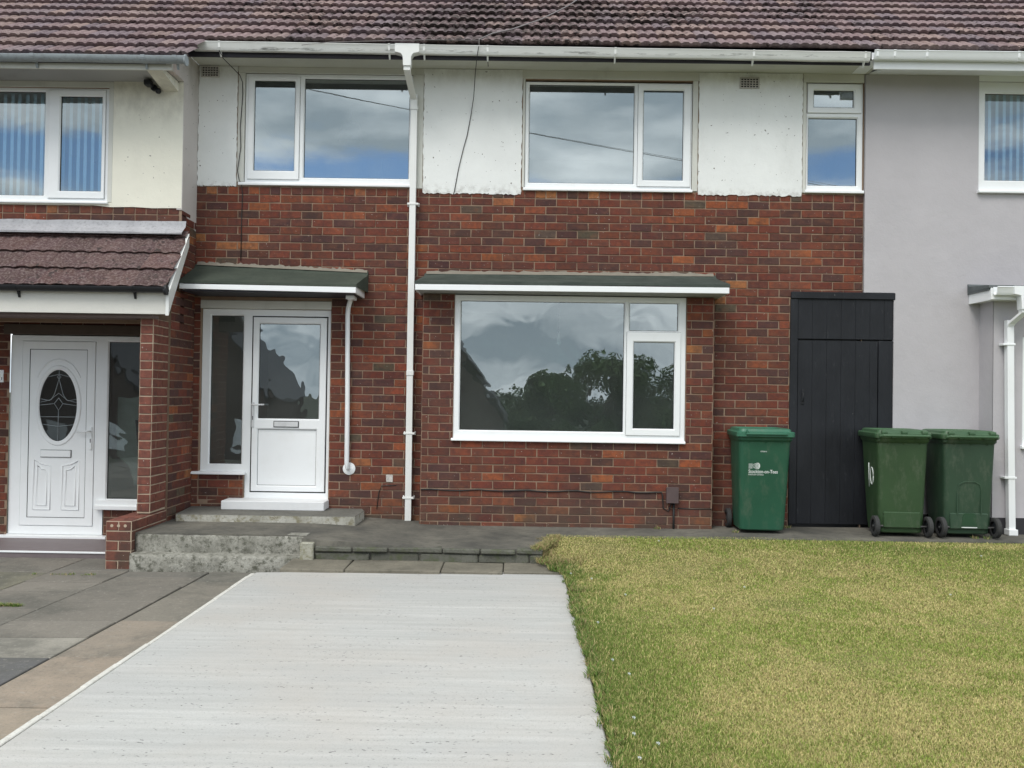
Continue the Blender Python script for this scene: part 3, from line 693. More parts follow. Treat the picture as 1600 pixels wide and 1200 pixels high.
# passage door
bm = B()
box(bm, 2.853, 3.94, -.030, .05, 2.385, 2.458, bev=.006)
box(bm, 2.85, 2.93, -.020, .05, .03, 2.384, bev=.004); box(bm, 3.775, 3.925, -.014, .05, .03, 1.955, bev=.004)
x = 2.933; k = 0
while x < 3.92:
    w_ = min(.149, 3.925-x); box(bm, x, x+w_-.0006, -.010+random.uniform(-.0006, .0006), .03, 1.968, 2.383, bev=.0008); x += .15
pg = obj('passage_frame', bm, GATE, H)
bm = B(); x = 2.936
while x < 3.765:
    w_ = min(.149, 3.768-x); box(bm, x, x+w_-.0006, -.006+random.uniform(-.0008, .0006), .03, .035, 1.950, bev=.001); x += .15
pd = obj('passage_door', bm, GATE, H)
b = B(); box(b, 2.975, 3.0, -.014, -.004, 1.28, 1.44, bev=.003); tube(b, [(2.985, -.012, 1.40), (2.985, -.035, 1.40), (2.985, -.035, 1.31), (2.985, -.012, 1.31)], .005, 6); obj('handle', b, BLK, pd)
b = B(); box(b, 2.85, 3.95, .05, .07, -.05, 2.40); obj('passage_back', b, BLK, H)

# ================================================================== LEFT HOUSE
YL = -.4
LH = thing('rendered_house', (-5.5, 0, -.27), 'left house with cream upstairs render and a tiled porch over its front door', 'house')
bm = B()
# upstairs front wall behind cream render, brick header row below it
bricks(bm, (0, YL, 0), (1, 0, 0), (0, 0, 1), -8.5, XL, 2.9, 3.18, seed=51, headers=(0,), vtop=3.18, phase=.03)
backing(bm, YL+.004, YL+.12, (-8.5, XL, 2.0, 4.44), [(-5.75, -4.165, 3.2, 4.37)])
# side return (faces right) : brick to 3.12, and the ground-floor wing wall
bricks(bm, (XL, -.63, 0), (0, 1, 0), (0, 0, 1), 0, .63, -.3, 2.32, seed=52, vtop=3.18)
bricks(bm, (XL, YL, 0), (0, 1, 0), (0, 0, 1), 0, .40, 2.32, 3.15, seed=53, vtop=3.18)
box(bm, XL-.22, XL-.003, -.398, -.004, -.3, 2.9, 1); box(bm, XL-.22, XL-.003, -.625, -.3985, -.3, 2.25, 1)
# porch inner wall
bricks(bm, (0, 0, 0), (1, 0, 0), (0, 0, 1), -8.5, XL-.22, -.3, 2.6, seed=54, vtop=2.65, holes=[(-5.34, -3.95, -.31, 1.895), (-4.41, -3.95, .06, 1.895)])
bricks(bm, (0, .012, 0), (1, 0, 0), (0, 0, 1), -4.33, -3.90, -.3, .066, seed=55, vtop=.066)
obj('wall', bm, [BR, MO], LH)
b = B(); prism(b, [(-8.5, 3.182), (-4.30, 3.182), (-4.13, 3.165), (-3.9, 3.170), (-3.7, 3.160), (XL-.0, 3.165), (XL, 4.44), (-4.115, 4.44), (-4.115, 3.21), (-4.16, 3.21), (-4.16, 3.196), (-8.5, 3.196)], 'y', YL-.014, YL+.01)
obj('render_panel', b, CRM, LH)
b = B(); 
prism(b, [(YL-.012, 3.15), (-.02, 3.00), (-.002, 3.03), (-.002, 4.76), (-.40, 4.76), (-.87, 4.50), (-.87, 4.445), (YL-.012, 4.445)], 'x', XL-.05, XL+.006)
obj('side_wall', b, OLDP, LH)
b = B(); prism(b, [(-.405, 4.34), (-.87, 4.41), (-.87, 4.52), (-.405, 4.52)], 'x', XL-.20, XL-.052); obj('eaves_box', b, CRM, LH)
window(LH, (-5.75, -4.168, 3.225, 4.372), YL+.015, [(-5.70, -4.83, 3.284, 4.331)], [((-4.778, -4.20, 3.25, 4.352), (-4.656, -4.243, 3.33, 4.284))], sill=(-5.8, -4.15, 3.194, 3.227), glass=GLU)
room(LH, -5.9, -4.0, 2.3, 4.42, y=YL+.13, d=3)
def blinds(par, x0, x1, z0, z1, y, pitch=.076, w_=.05, ang=18):
    b = B(); x = x0; a = R(ang)
    while x < x1:
        dx, dy = w_/2*math.cos(a), w_/2*math.sin(a); xx = x+random.uniform(-.004, .004)
        v = [b.verts.new(c) for c in ((xx-dx, y-dy, z0), (xx+dx, y+dy, z0), (xx+dx, y+dy, z1), (xx-dx, y-dy, z1))]; b.faces.new(v); x += pitch
    return obj('vertical_blinds', b, BLD, par)
blinds(LH, -5.68, -4.19, 3.24, 4.35, YL+.14, w_=.030)
b = B(); box(b, -8.5, -4.12, YL-.006, YL+.014, 4.375, 4.436, bev=.003); obj('head_board', b, WPT, LH); b = B(); box(b, -4.165, -4.118, YL-.008, YL+.014, 3.215, 4.374, bev=.003); obj('side_board', b, WPT, LH)
b = B(); box(b, -8.5, XL-.051, -.87, YL-.001, 4.437, 4.455); obj('soffit', b, SOFG, LH)
b = B(); box(b, -8.5, -3.345, -.892, -.871, 4.388, 4.54, bev=.003); obj('fascia', b, WPT, LH)
b = B(); gp = gutter_prof(-.955, 4.485, .056); sweep_x(b, gp, -8.5, -3.185, 20, closed=True, caps=True, sag=.002)
g1 = obj('gutter', b, GUTG, LH, smooth=40)
for x in (-5.95, -4.63, -3.58, -3.28):
    b = B(); sweep_x(b, gutter_prof(-.955, 4.487, .061), x-.02, x+.02, 1, closed=True, caps=True); prism(b, [(-.93, 4.44), (-.90, 4.44), (-.893, 4.39), (-.905, 4.39)], 'x', x-.01, x+.01); obj('gutter_bracket', b, GUTG, g1)
b = B(); sweep_x(b, gutter_prof(-.955, 4.487, .062), -3.20, -3.18, 1, closed=True, caps=True); 
bm = B(); b.free(); tube(bm, [(-3.195, -.955, 4.46), (-3.180, -.955, 4.46)], .054, 14); obj('gutter_end', bm, GUTG, g1)
bm = B(); tiles(bm, -8.514, -3.168, YE-2*GA*math.cos(PIT), ZE-2*GA*math.sin(PIT), PIT, GA, 2, cols=CLS, seed=6)
tiles(bm, -8.514, -3.366, YE, ZE, PIT, GA, 14, cols=CLS, seed=8)
obj('roof', bm, m_tile('roof_tile_cleaner', .63), LH)
underlay(LH, -8.5, -3.40, YE-.0, ZE); b = B(); prism(b, [(-.90, 4.50), (-.42, 4.84), (-.42, 4.76), (-.90, 4.44)], 'x', -8.5, -3.40); obj('eaves_deck', b, DKP, LH)
# security camera
b = B(); tube(b, [(-3.70, -.42, 4.37), (-3.70, -.45, 4.37)], .032, 12); tube(b, [(-3.69, -.44, 4.37), (-3.665, -.47, 4.345), (-3.64, -.48, 4.33)], .012, 8)
bmesh.ops.create_icosphere(b, subdivisions=2, radius=.03, matrix=Matrix.Translation((-3.64, -.48, 4.325))); box(b, -3.76, -3.69, -.56, -.46, 4.36, 4.42, bev=.015, seg=2)
obj('security_light', b, BLK, LH, smooth=40)
# porch roof
YP = -1.06; zf = 2.275; 
ppit = math.atan2(2.905-zf, YL-(YP-.05)); pgl = math.hypot(2.905-zf, YL-(YP-.05))
PC = [(.098, .060, .052), (.112, .066, .057), (.088, .056, .05), (.104, .066, .060)]
bm = B(); tiles(bm, -8.5, -3.352, YP-.05, zf, ppit, pgl/3.35, 4, tw=.30, cols=PC, seed=12, right_skew=.085, roll=.011, thick=.02)
# cut whatever of the last row would run into the wall
bmesh.ops.bisect_plane(bm, geom=bm.verts[:]+bm.edges[:]+bm.faces[:], plane_co=(0, YL-.002, 0), plane_no=(0, 1, 0), clear_outer=True)
pr = obj('porch_roof', bm, PTILE, LH)
b = B(); prism(b, [(YL-.003, 2.90), (YL-.003, 2.78), (YP+.0, 2.15), (YP-.0, 2.24)], 'x', -8.5, -3.36); obj('roof_deck', b, DKP, pr)
b = B(); rnd = random.Random(3); n = 40; rows_ = []
for i in range(n+1):
    x = -8.5+(8.5-3.355)*i/n
    rows_.append([b.verts.new((x, YL-.020, 3.030+rnd.uniform(-.004, .004))), b.verts.new((x, YL-.030, 2.985+rnd.uniform(-.003, .003))), b.verts.new((x, YL-.040, 2.965)), b.verts.new((x, YL-.135, 2.895+rnd.uniform(-.006, .006))), b.verts.new((x, YL-.132, 2.88))])
for A, C in zip(rows_, rows_[1:]):
    for k in range(4): b.faces.new((A[k], A[k+1], C[k+1], C[k]))
obj('lead_flashing', b, LEAD, pr)
# verge board, skewed outward towards the eaves
b = B()
va = [(-3.350, YL-.02, 2.905), (-3.350, YL-.02, 2.775), (-3.265, YP-.075, 2.02), (-3.265, YP-.075, 2.235)]
A = [b.verts.new(v) for v in va]; C = [b.verts.new((x+.03, y, z)) for x, y, z in va]
b.faces.new(A); b.faces.new(C[::-1])
for k in range(4): b.faces.new((A[k], C[k], C[(k+1) % 4], A[(k+1) % 4]))
bmesh.ops.recalc_face_normals(b, faces=b.faces[:]); obj('verge_board', b, UPD, pr)
b = B(); box(b, -8.5, -3.268, YP-.055, YP-.03, 2.032, 2.235, bev=.003); obj('fascia', b, m_plaster('porch_fascia_paint', (.72, .71, .66), amt=.4), pr)
b = B(); sweep_x(b, gutter_prof(YP-.11, 2.272, .048), -8.5, -3.245, 10, closed=True, caps=True); tube(b, [(-3.262, YP-.11, 2.25), (-3.238, YP-.11, 2.25)], .047, 12)
for x in (-4.63, -3.55): sweep_x(b, gutter_prof(YP-.11, 2.275, .053), x-.012, x+.012, 1, closed=True, caps=True); prism(b, [(YP-.10, 2.23), (YP-.06, 2.23), (YP-.056, 2.17), (YP-.068, 2.17)], 'x', x-.008, x+.008)
obj('porch_gutter', b, BLK, LH, smooth=40)
b = B(); box(b, -8.5, -3.42, -1.05, -.90, 2.0, 2.031); box(b, -8.5, -3.66, -.89, -.005, 2.05, 2.07); box(b, -8.5, -3.66, -.90, -.80, 2.0, 2.04); obj('porch_ceiling', b, m_flat('beam_stain', (.16, .12, .11), .8), LH)
b = B(); box(b, -5.40, -3.66, -.03, -.001, 1.895, 2.0, bev=.003); obj('door_head_board', b, m_flat('brown_board', (.095, .07, .055), .8), LH)
# porch pier (newer brick) and low wall
bm = B(); px0, px1, py0, py1 = -3.548, -3.427, -1.0, -.640
bricks(bm, (0, py0, 0), (1, 0, 0), (0, 0, 1), px0, px1, .17, 2.0, seed=61, mode='new', vtop=2.02, phase=px0, bw=.24)
bricks(bm, (px1, py0, 0), (0, 1, 0), (0, 0, 1), 0, py1-py0, .17, 2.0, seed=62, mode='new', vtop=2.02, phase=.11)
bricks(bm, (px0, py1, 0), (0, -1, 0), (0, 0, 1), 0, py1-py0, .17, 2.0, seed=63, mode='new', vtop=2.02, phase=.11)
box(bm, px0+.003, px1-.003, py0+.003, py1-.0, .17, 2.0, 1)
obj('porch_pier', bm, [BR, NMO], LH)
LW = thing('low_brick_wall', (-3.53, -1.0, -.27), 'short knee-high new red brick wall running out from the porch pier beside the concrete steps', 'wall')
bm = B(); lx0, lx1, ly0, ly1 = -3.642, -3.416, -1.42, -.638
bricks(bm, (0, ly0, 0), (1, 0, 0), (0, 0, 1), lx0, lx1, -.30, .155, seed=71, mode='new', phase=lx0+.11, ch=.088, headers=())
bricks(bm, (lx1, ly0, 0), (0, 1, 0), (0, 0, 1), 0, ly1-ly0, -.30, .155, seed=72, mode='new', phase=.11, ch=.088)
bricks(bm, (lx0, ly1, 0), (0, -1, 0), (0, 0, 1), 0, ly1-ly0, -.30, .155, seed=73, mode='new', phase=.11, ch=.088)
bricks(bm, (0, 0, .155), (1, 0, 0), (0, 1, 0), lx0, lx1, ly0, ly1, seed=74, mode='new', ch=.115, bw=.24, phase=lx0)
box(bm, lx0+.003, lx1-.003, ly0+.003, ly1-.003, -.3, .152, 1)
for x in (-3.59, -3.53, -3.47): tube(bm, [(x, ly0-.0075, .115), (x, ly0-.004, .115)], .014, 10, 1)
obj('brickwork', bm, [BR, NMO], LW)
# neighbour's door
bm = B(); yn = .02
nf = (-5.340, -4.345, -.205, 1.885); lf2 = (-5.222, -4.442, -.118, 1.830)
plate(bm, (nf[0], nf[1], nf[2], nf[3]), [lf2], yn); plate(bm, (nf[1], -3.90, .165, nf[3]), [(-4.320, -3.885, .163, 1.840)], yn)
ring(bm, nf, [(0, yn+.05), (0, yn+.001)]); ring(bm, lf2, [(0, yn), (.003, yn+.02), (.02, yn+.021)], 0)
glazing(bm, (-4.305, -3.90, .178, 1.825), yn)
ndf = obj('door_frame', bm, [UP, GSK], LH); pane_obj((-4.305, -3.90, .178, 1.825), yn+.028, GLD, ndf)
b = B(); prism(b, [(-.05, .068), (.05, .068), (.05, .165), (-.02, .165), (-.02, .115), (-.05, .108)], 'x', -4.405, -3.90, bev=.003); obj('sill', b, UP, ndf)
bm = B(); o = (lf2[0]+.005, lf2[1]-.005, lf2[2]+.005, lf2[3]-.005)
ring(bm, o, [(0, yn+.02), (0, yn-.004), (.004, yn-.008)])
cx, cz, ra, rb = -4.832, 1.150, .203, .381
ih = (-5.140, -4.530, -.030, 1.742)
plate(bm, (o[0]+.004, o[1]-.004, o[2]+.004, o[3]-.004), [ih], yn-.008); ring(bm, ih, [(0, yn-.008), (.003, yn+.002), (.008, yn+.002)], 1)
# leaf skin with an oval opening
n = 64; inner = []; outer = []
il = (ih[0]+.006, ih[1]-.006, ih[2]+.006, ih[3]-.006)
for i in range(n):
    a = 2*math.pi*i/n; c, s = math.cos(a), math.sin(a)
    inner.append(bm.verts.new((cx+(ra+.02)*c, yn-.004, cz+(rb+.02)*s)))
    t = min((il[1]-cx)/c if c > 1e-6 else (il[0]-cx)/c if c < -1e-6 else 9, (il[3]-cz)/s if s > 1e-6 else (il[2]-cz)/s if s < -1e-6 else 9)
    outer.append(bm.verts.new((cx+t*c, yn-.004, cz+t*s)))
for i in range(n): j = (i+1) % n; bm.faces.new((inner[i], inner[j], outer[j], outer[i]))
cor = [bm.verts.new((x, yn-.004, z)) for x, z in ((il[0], il[2]), (il[1], il[2]), (il[1], il[3]), (il[0], il[3]))]
for cv, sx_, sz_ in zip(cor, (-1, 1, 1, -1), (-1, -1, 1, 1)):
    best = None
    for i in range(n):
        a, b_ = outer[i].co, outer[(i+1) % n].co
        onx = abs(a.x-cv.co.x) < 1e-5; onz = abs(b_.z-cv.co.z) < 1e-5; onx2 = abs(b_.x-cv.co.x) < 1e-5; onz2 = abs(a.z-cv.co.z) < 1e-5
        if (onx and onz) or (onx2 and onz2): best = i
    if best is not None and (outer[best].co-cv.co).length > 1e-5: bm.faces.new((outer[best], outer[(best+1) % n], cv))
def moulding(bm, pts, prof, closed=True, y=0):
    """raised moulding following a closed or open curve in XZ; prof: (offset outward, y)"""
    n = len(pts); rings_ = []
    for i in range(n):
        a = Vector(pts[(i-1) % n] if closed or i else pts[i]); c = Vector(pts[(i+1) % n] if closed or i < n-1 else pts[i]); t = (c-a).normalized(); nn = Vector((t.y, -t.x))
        rings_.append([bm.verts.new((pts[i][0]+nn.x*s, yy, pts[i][1]+nn.y*s)) for s, yy in prof])
    for i in range(n if closed else n-1):
        A, C = rings_[i], rings_[(i+1) % n]
        for k in range(len(prof)-1): bm.faces.new((A[k], C[k], C[k+1], A[k+1])).smooth = True
MP = [(-.022, yn-.004), (-.016, yn-.014), (-.004, yn-.018), (.008, yn-.012), (.014, yn-.018), (.022, yn-.013), (.028, yn-.004)]
moulding(bm, [(cx+(ra+.016)*math.cos(a*math.pi/36), cz+(rb+.016)*math.sin(a*math.pi/36)) for a in range(72)], MP)
MP2 = [(-.010, yn-.004), (-.004, yn-.012), (.004, yn-.012), (.010, yn-.004)]
moulding(bm, [(cx+.262*math.cos(R(a)), 1.25+.385*math.sin(R(a))) for a in range(30, 151, 5)], MP2, closed=False)
for sgn, cxp in ((-1, -4.988), (1, -4.686)):
    def pnl(w0, z0, zi, zo):
        xi, xo = cxp-sgn*w0, cxp+sgn*w0
        pts_ = [(xi, z0), (xo, z0), (xo, zo), (cxp, (zi+zo)/2-.012), (xi, zi)]
        return pts_ if sgn > 0 else pts_[::-1]
    moulding(bm, pnl(.088, .055, .515, .575), MP2); moulding(bm, pnl(.05, .10, .47, .515), MP2)
nd = obj('front_door', bm, [UP, GSK], LH)
b = B(); vs = [b.verts.new((cx+ra*1.04*math.cos(2*math.pi*i/48), yn+.008, cz+rb*1.02*math.sin(2*math.pi*i/48))) for i in range(48)]; b.faces.new(vs); obj('pane', b, m_glass('dark_glass', .10, 1, (.25, .22, .24)), nd)
b = B()   # leading on the oval glass
def lead(*pts): tube(b, [(cx+x, yn+.004, cz+z) for x, z in pts], .0035, 5)
lead((0, .38), (0, .27)); lead((0, .28), (.045, .12), (.08, .06), (.2, .03)); lead((0, .28), (-.045, .12), (-.08, .06), (-.2, .03)); lead((0, .28), (.02, .3), (0, .33), (-.02, .3), (0, .28))
lead((0, .08), (.045, .02), (0, -.05), (-.045, .02), (0, .08)); lead((-.2, .0), (-.045, .02)); lead((.045, .02), (.2, .0)); lead((0, -.05), (0, -.38)); lead((-.2, .07), (-.1, .05), (0, .13), (.1, .05), (.2, .07))
lead((-.19, -.12), (.19, -.12)); lead((-.17, -.2), (0, -.22), (.17, -.2)); lead((-.12, .3), (0, .33), (.12, .3))
obj('leading', b, GUTG, nd)
b = B(); box(b, -5.0, -4.685, yn-.022, yn-.006, .608, .678, bev=.004); ring(b, (-5.005, -4.680, .603, .683), [(0, yn-.004), (0, yn-.010), (.012, yn-.010)], 1); obj('letterbox', b, [UP, GSK], nd)
b = B(); box(b, -4.490, -4.462, yn-.024, yn-.008, .69, .93, bev=.006, seg=2); tube(b, [(-4.476, yn-.02, .885), (-4.476, yn-.06, .885), (-4.49, yn-.068, .885), (-4.60, yn-.06, .880)], .009, 8); box(b, -4.480, -4.472, yn-.0255, yn-.022, .765, .805, 1); obj('handle', b, [UP, BLK], nd)
b = B(); box(b, -5.40, -4.26, -.085, .06, -.285, -.208, bev=.004); obj('door_sill', b, UP, LH)
room(LH, -5.4, -3.70, -.25, 2.0, y=.14, d=2.4, name='hall_interior')
b = B(); prism(b, [(-.02, -.30), (-.02, -.232), (-.905, -.222), (-.905, -.30)], 'x', -8.5, -3.66); s1 = obj('porch_step', b, RTILE, LH)
b = B(); box(b, -8.5, -3.66, -.915, -.893, -.232, -.216, bev=.002); obj('step_nosing', b, UP, s1)
b = B(); box(b, -5.56, -5.400, -.018, -.001, 1.385, 1.515, bev=.003); box(b, -5.418, -5.412, -.0195, -.017, 1.41, 1.44, 1); obj('number_plate', b, [UP, BLK], LH)
# things seen behind the sidelight glass: paper hanging and a post pile
b = B(); prism(b, [(-4.30, .62), (-4.30, 1.25), (-4.18, 1.235), (-4.05, 1.26), (-3.90, 1.255), (-3.90, .3), (-4.1, .3), (-4.16, .5)], 'y', .23, .235); prism(b, [(-4.10, 1.0), (-4.07, .72), (-4.05, .72), (-4.03, .95), (-3.985, .74), (-3.96, .74), (-3.97, 1.02)], 'y', .218, .222, 1)
obj('window_paper', b, [m_flat('pale_paper', (.30, .37, .36), .9), m_flat('dark_print', (.04, .05, .06), .8)], LH)

# ================================================================== RIGHT HOUSE
RH = thing('grey_house', (6.0, 0, 0), 'right house of the terrace in smooth pale grey render with white fascia and dark plinth', 'house')
bm = B()
plate(bm, (XR+.006, 8.6, 0.15, 4.75), [(XR, 3.925, 0, 2.46), (4.795, 8.2, 3.52, 4.69), (4.82, 8.6, 0, 2.36)], -.022)
prism(bm, [(XR+.006, 2.462), (XR+.006, 4.75), (XR+.007, 4.75), (XR+.007, 2.462)], 'y', -.022, .01)
prism(bm, [(3.927, .15), (3.927, 2.46), (3.928, 2.46), (3.928, .15)], 'y', -.022, .05)
backing(bm, -.018, .12, (3.93, 8.6, .0, 4.75), [(4.795, 8.2, 3.52, 4.69)], 0); box(bm, XR+.008, 3.93, -.018, .12, 2.462, 4.75); box(bm, XR+.008, 8.6, .0, .12, 4.7505, 4.83)
obj('wall', bm, GRY, RH)
b = B(); box(b, 3.935, 4.815, -.028, .0, -.05, .155, bev=.003); box(b, 4.812, 8.6, -.296, -.2, -.05, .165, bev=.003); obj('plinth', b, m_flat('plinth_paint', (.03, .028, .033), .7), RH)
b = B(); plate(b, (4.82, 8.6, .16, 2.40), [(5.12, 8.3, .9, 2.0)], -.29)
prism(b, [(4.82, .16), (4.82, 2.42), (4.824, 2.42), (4.824, .16)], 'y', -.29, -.01); backing(b, -.286, -.2, (4.826, 8.6, .16, 2.4), [(5.12, 8.3, .9, 2.0)], 0); obj('bay_wall', b, GRY, RH)
window(RH, (5.115, 8.25, .90, 2.0), -.28, [(5.18, 6.4, .96, 1.94)], [], sill=(5.10, 8.3, .865, .902)); room(RH, 5.0, 8.4, -.05, 2.5)
window(RH, (4.798, 7.6, 3.548, 4.69), -.012, [(4.874, 6.1, 3.66, 4.567)], [], sill=(4.78, 7.7, 3.515, 3.55), glass=GLU); room(RH, 4.7, 7.9, 2.6, 4.74, d=3)
blinds(RH, 4.90, 6.1, 3.6, 4.6, .10, w_=.040, pitch=.074)
b = B(); box(b, 4.795, 8.6, -.026, -.004, 4.692, 4.752); obj('head_board', b, UP, RH)
b = B(); box(b, 3.525, 8.6, -.445, -.42, 4.652, 4.80, bev=.002); obj('fascia', b, UP, RH)
b = B(); prism(b, [(-.419, 4.66), (-.023, 4.751), (-.023, 4.765), (-.419, 4.68)], 'x', 3.645, 8.6); 
prism(b, [(3.46, 4.757), (3.60, 4.757), (3.60, 4.752), (3.46, 4.752)], 'y', -.395, -.03)
sf = obj('soffit', b, UP, RH)
b = B(); GU2 = [(y-.025, z-.008) for y, z in GUT]; sweep_x(b, GU2, 3.50, 8.6, 8, closed=True, caps=True); g3 = obj('gutter', b, UP, RH, smooth=40)
for x in (3.53, 3.70, 4.02, 4.93, 5.9):
    b = B(); prism(b, [(y+(-.003 if y < -.48 else .002), z+(.003 if z > 4.79 else -.003)) for y, z in GU2[:8]]+[(-.455, 4.79), (-.515, 4.79)], 'x', x-.011, x+.011); obj('gutter_bracket', b, UP, g3)
bm = B(); tiles(bm, 3.564, 8.6, YE, ZE-.0, PIT, GA, 14, cols=CLS, seed=15); obj('roof', bm, m_tile('roof_tile_dry', .645), RH); underlay(RH, 3.56, 8.6, YE, ZE)
b = B(); felt_roof(b, 4.690, 8.6, 4.685, 8.6, 2.535, 2.535, 2.50, 2.50, -.46, n=8); cc = obj('bay_canopy', b, FELTG, RH)
b = B(); box(b, 4.702, 8.6, -.470, -.448, 2.355, 2.47, bev=.002); box(b, 4.703, 4.722, -.447, -.024, 2.350, 2.46, bev=.002); box(b, 4.69, 4.701, -.445, -.024, 2.45, 2.50, 1); obj('fascia', b, [UP, FELTG], cc)
b = B(); box(b, 4.723, 8.6, -.447, -.024, 2.358, 2.37); obj('soffit', b, UPD, cc)
b = B(); sweep_x(b, [(y-.052, z-2.345) for y, z in GUT], 4.72, 8.6, 4, closed=True, caps=True); g4 = obj('canopy_gutter', b, UP, RH, smooth=40)
b = B(); prism(b, [(4.88, 2.48), (5.08, 2.48), (5.08, 2.40), (5.045, 2.385), (5.035, 2.25), (4.955, 2.25), (4.945, 2.385), (4.88, 2.40)], 'y', -.572, -.48, bev=.003)
sqtube(b, [(4.995, -.525, 2.27), (4.995, -.525, 2.22), (4.955, -.36, 2.12), (4.95, -.35, 2.10)], .066, .066); sqtube(b, [(4.95, -.345, 2.16), (4.965, -.345, 1.0), (4.985, -.345, .0)], .066, .062)
box(b, 4.94, 5.03, -.40, -.30, .0, .06, bev=.004)
d2 = obj('downpipe', b, UP, RH)
for z, x in ((1.905, 4.952), (.565, 4.975)): b = B(); box(b, x-.075, x+.048, -.382, -.291, z, z+.022, bev=.003); obj('pipe_clip', b, UP, d2)

# ================================================================== GROUND
def sheet(name, xs, ys, zf, mat, kind='structure', jit=0):
    b = B(); g = [[b.verts.new((x, y, zf(x, y))) for x in xs] for y in ys]
    for i in range(len(ys)-1):
        for j in range(len(xs)-1): b.faces.new((g[i][j], g[i][j+1], g[i+1][j+1], g[i+1][j])).smooth = True
    o = obj(name, b, mat); return tag(o, kind=kind)
def lin(a, b, n): return [a+(b-a)*i/n for i in range(n+1)]
def far_z(x, y): return -.33-3.4*max(0, min(1, (-y-12)/16))
sheet('ground', [-600, -120, -40, -20, -10, 0, 10, 20, 40, 120, 600], [-900, -200, -90, -60, -40, -28, -24, -20, -16, -12, -8, -4, 0, 6, 20, 60, 300], far_z, m_flat('far_ground', (.055, .06, .045), .95, .05, var=.3, sc_=.5))
# driveway slab
b = B(); rnd = random.Random(5)
e = [(-2.137, -1.985), (-1.9, -1.955), (-1.5, -1.925), (-.9, -1.875), (.1, -1.80), (.415, -1.775)]
pl = e+[(.415, -4.0), (.413, -7.2), (.41, -12), (-2.13, -12), (-2.13, -7), (-2.137, -3.5)]
prism(b, pl, 'z', -.32, -.165, bev=.008); dr = tag(obj('driveway', b, DRV), kind='structure')
b = B(); x = -2.139
for i in range(26):
    y0 = -12+i*.395; y1_ = min(y0+.39, -2.0)
    if y1_ < y0+.05: continue
    box(b, x-.034+rnd.uniform(-.004, .004), x-.001, y0, y1_, -.30, -.168+rnd.uniform(-.004, .002), bev=.004)
tag(obj('driveway_edging', b, m_conc('slurry_edge', (.58, .57, .52), (.66, .65, .61), sp=(.3, .28, .24), scl=5)), kind='structure')
# left paving: slabs laid individually (one sheet of paving)
bm = B(); lay = bm.loops.layers.float_color.new('col'); rnd = random.Random(17)
def pz(x, y): return -.205-.06*max(0, min(1, (y+6)/4.5))-.010*max(0, min(1, (-x-2.7)/1))
def slab(x0, x1, y0, y1, c):
    g = .005; x0 += g; x1 -= g; y0 += g; y1 -= g; t = rnd.uniform(-.003, .003)
    hi = [bm.verts.new((x+sx_*.004, y+sy_*.004, pz(x, y)+t+rnd.uniform(-.0015, .0015))) for x, y, sx_, sy_ in ((x0, y0, 1, 1), (x1, y0, -1, 1), (x1, y1, -1, -1), (x0, y1, 1, -1))]
    mid = [bm.verts.new((x, y, pz(x, y)+t-.005)) for x, y in ((x0, y0), (x1, y0), (x1, y1), (x0, y1))]
    lo = [bm.verts.new((v.co.x, v.co.y, v.co.z-.05)) for v in mid]; fs = [bm.faces.new(hi)]
    for i in range(4): j = (i+1) % 4; fs += [bm.faces.new((mid[i], mid[j], hi[j], hi[i])), bm.faces.new((lo[i], lo[j], mid[j], mid[i]))]
    for f in fs:
        for l in f.loops: l[lay] = (*c, 1)
brn = [(.335, .275, .215), (.35, .29, .225), (.36, .315, .255), (.30, .255, .205)]; gy = [(.205, .188, .162), (.178, .168, .148), (.235, .215, .185)]
ye = [-1.45, -1.95, -2.55, -3.31, -4.19, -5.05, -5.9, -6.8, -7.7, -8.6, -9.5, -10.4]
for i, (a, c) in enumerate(zip(ye, ye[1:])): slab(-2.665, -2.165, c, a, (.19, .18, .155) if i < 1 else (.235, .215, .18) if i < 3 else brn[i % 4])
spec = {0: [-.92, -1.35, -1.75, -2.15, -2.72, -3.34, -3.75, -4.2, -4.85, -5.5, -6.2, -7, -8, -9], 1: [-.92, -1.5, -2.0, -2.35, -3.0, -3.34, -3.75, -4.2, -5, -6, -7, -8, -9], 2: [-.92, -1.6, -2.3, -2.9, -3.5, -4.1, -5, -6, -7, -8, -9]}
colx = [-2.68, -3.40, -4.05, -4.70, -5.4, -6.1, -6.8, -7.5, -8.5]
for i, (a, c) in enumerate(zip(colx, colx[1:])):
    ys = spec[min(i, 2)]
    for y1, y0 in zip(ys, ys[1:]):
        col = rnd.choice(gy)
        if y1 == -3.75 and i < 2: col = (.34, .32, .275)
        if y1 == -4.2 and i < 2: col = (.125, .125, .13)
        if y1 < -1 and y1 > -2.4 and i > 1 and rnd.random() < .6: col = (.20, .19, .14)
        slab(c, a, y0, y1, col)
tag(obj('paving', bm, SLB), kind='structure')
sheet('paving_bed', [-8.6, -5, -2.14], lin(-11, -.9, 20), lambda x, y: pz(x, y)-.016, m_conc('joint_dirt', (.05, .045, .035), (.085, .078, .06), scl=6), jit=0)
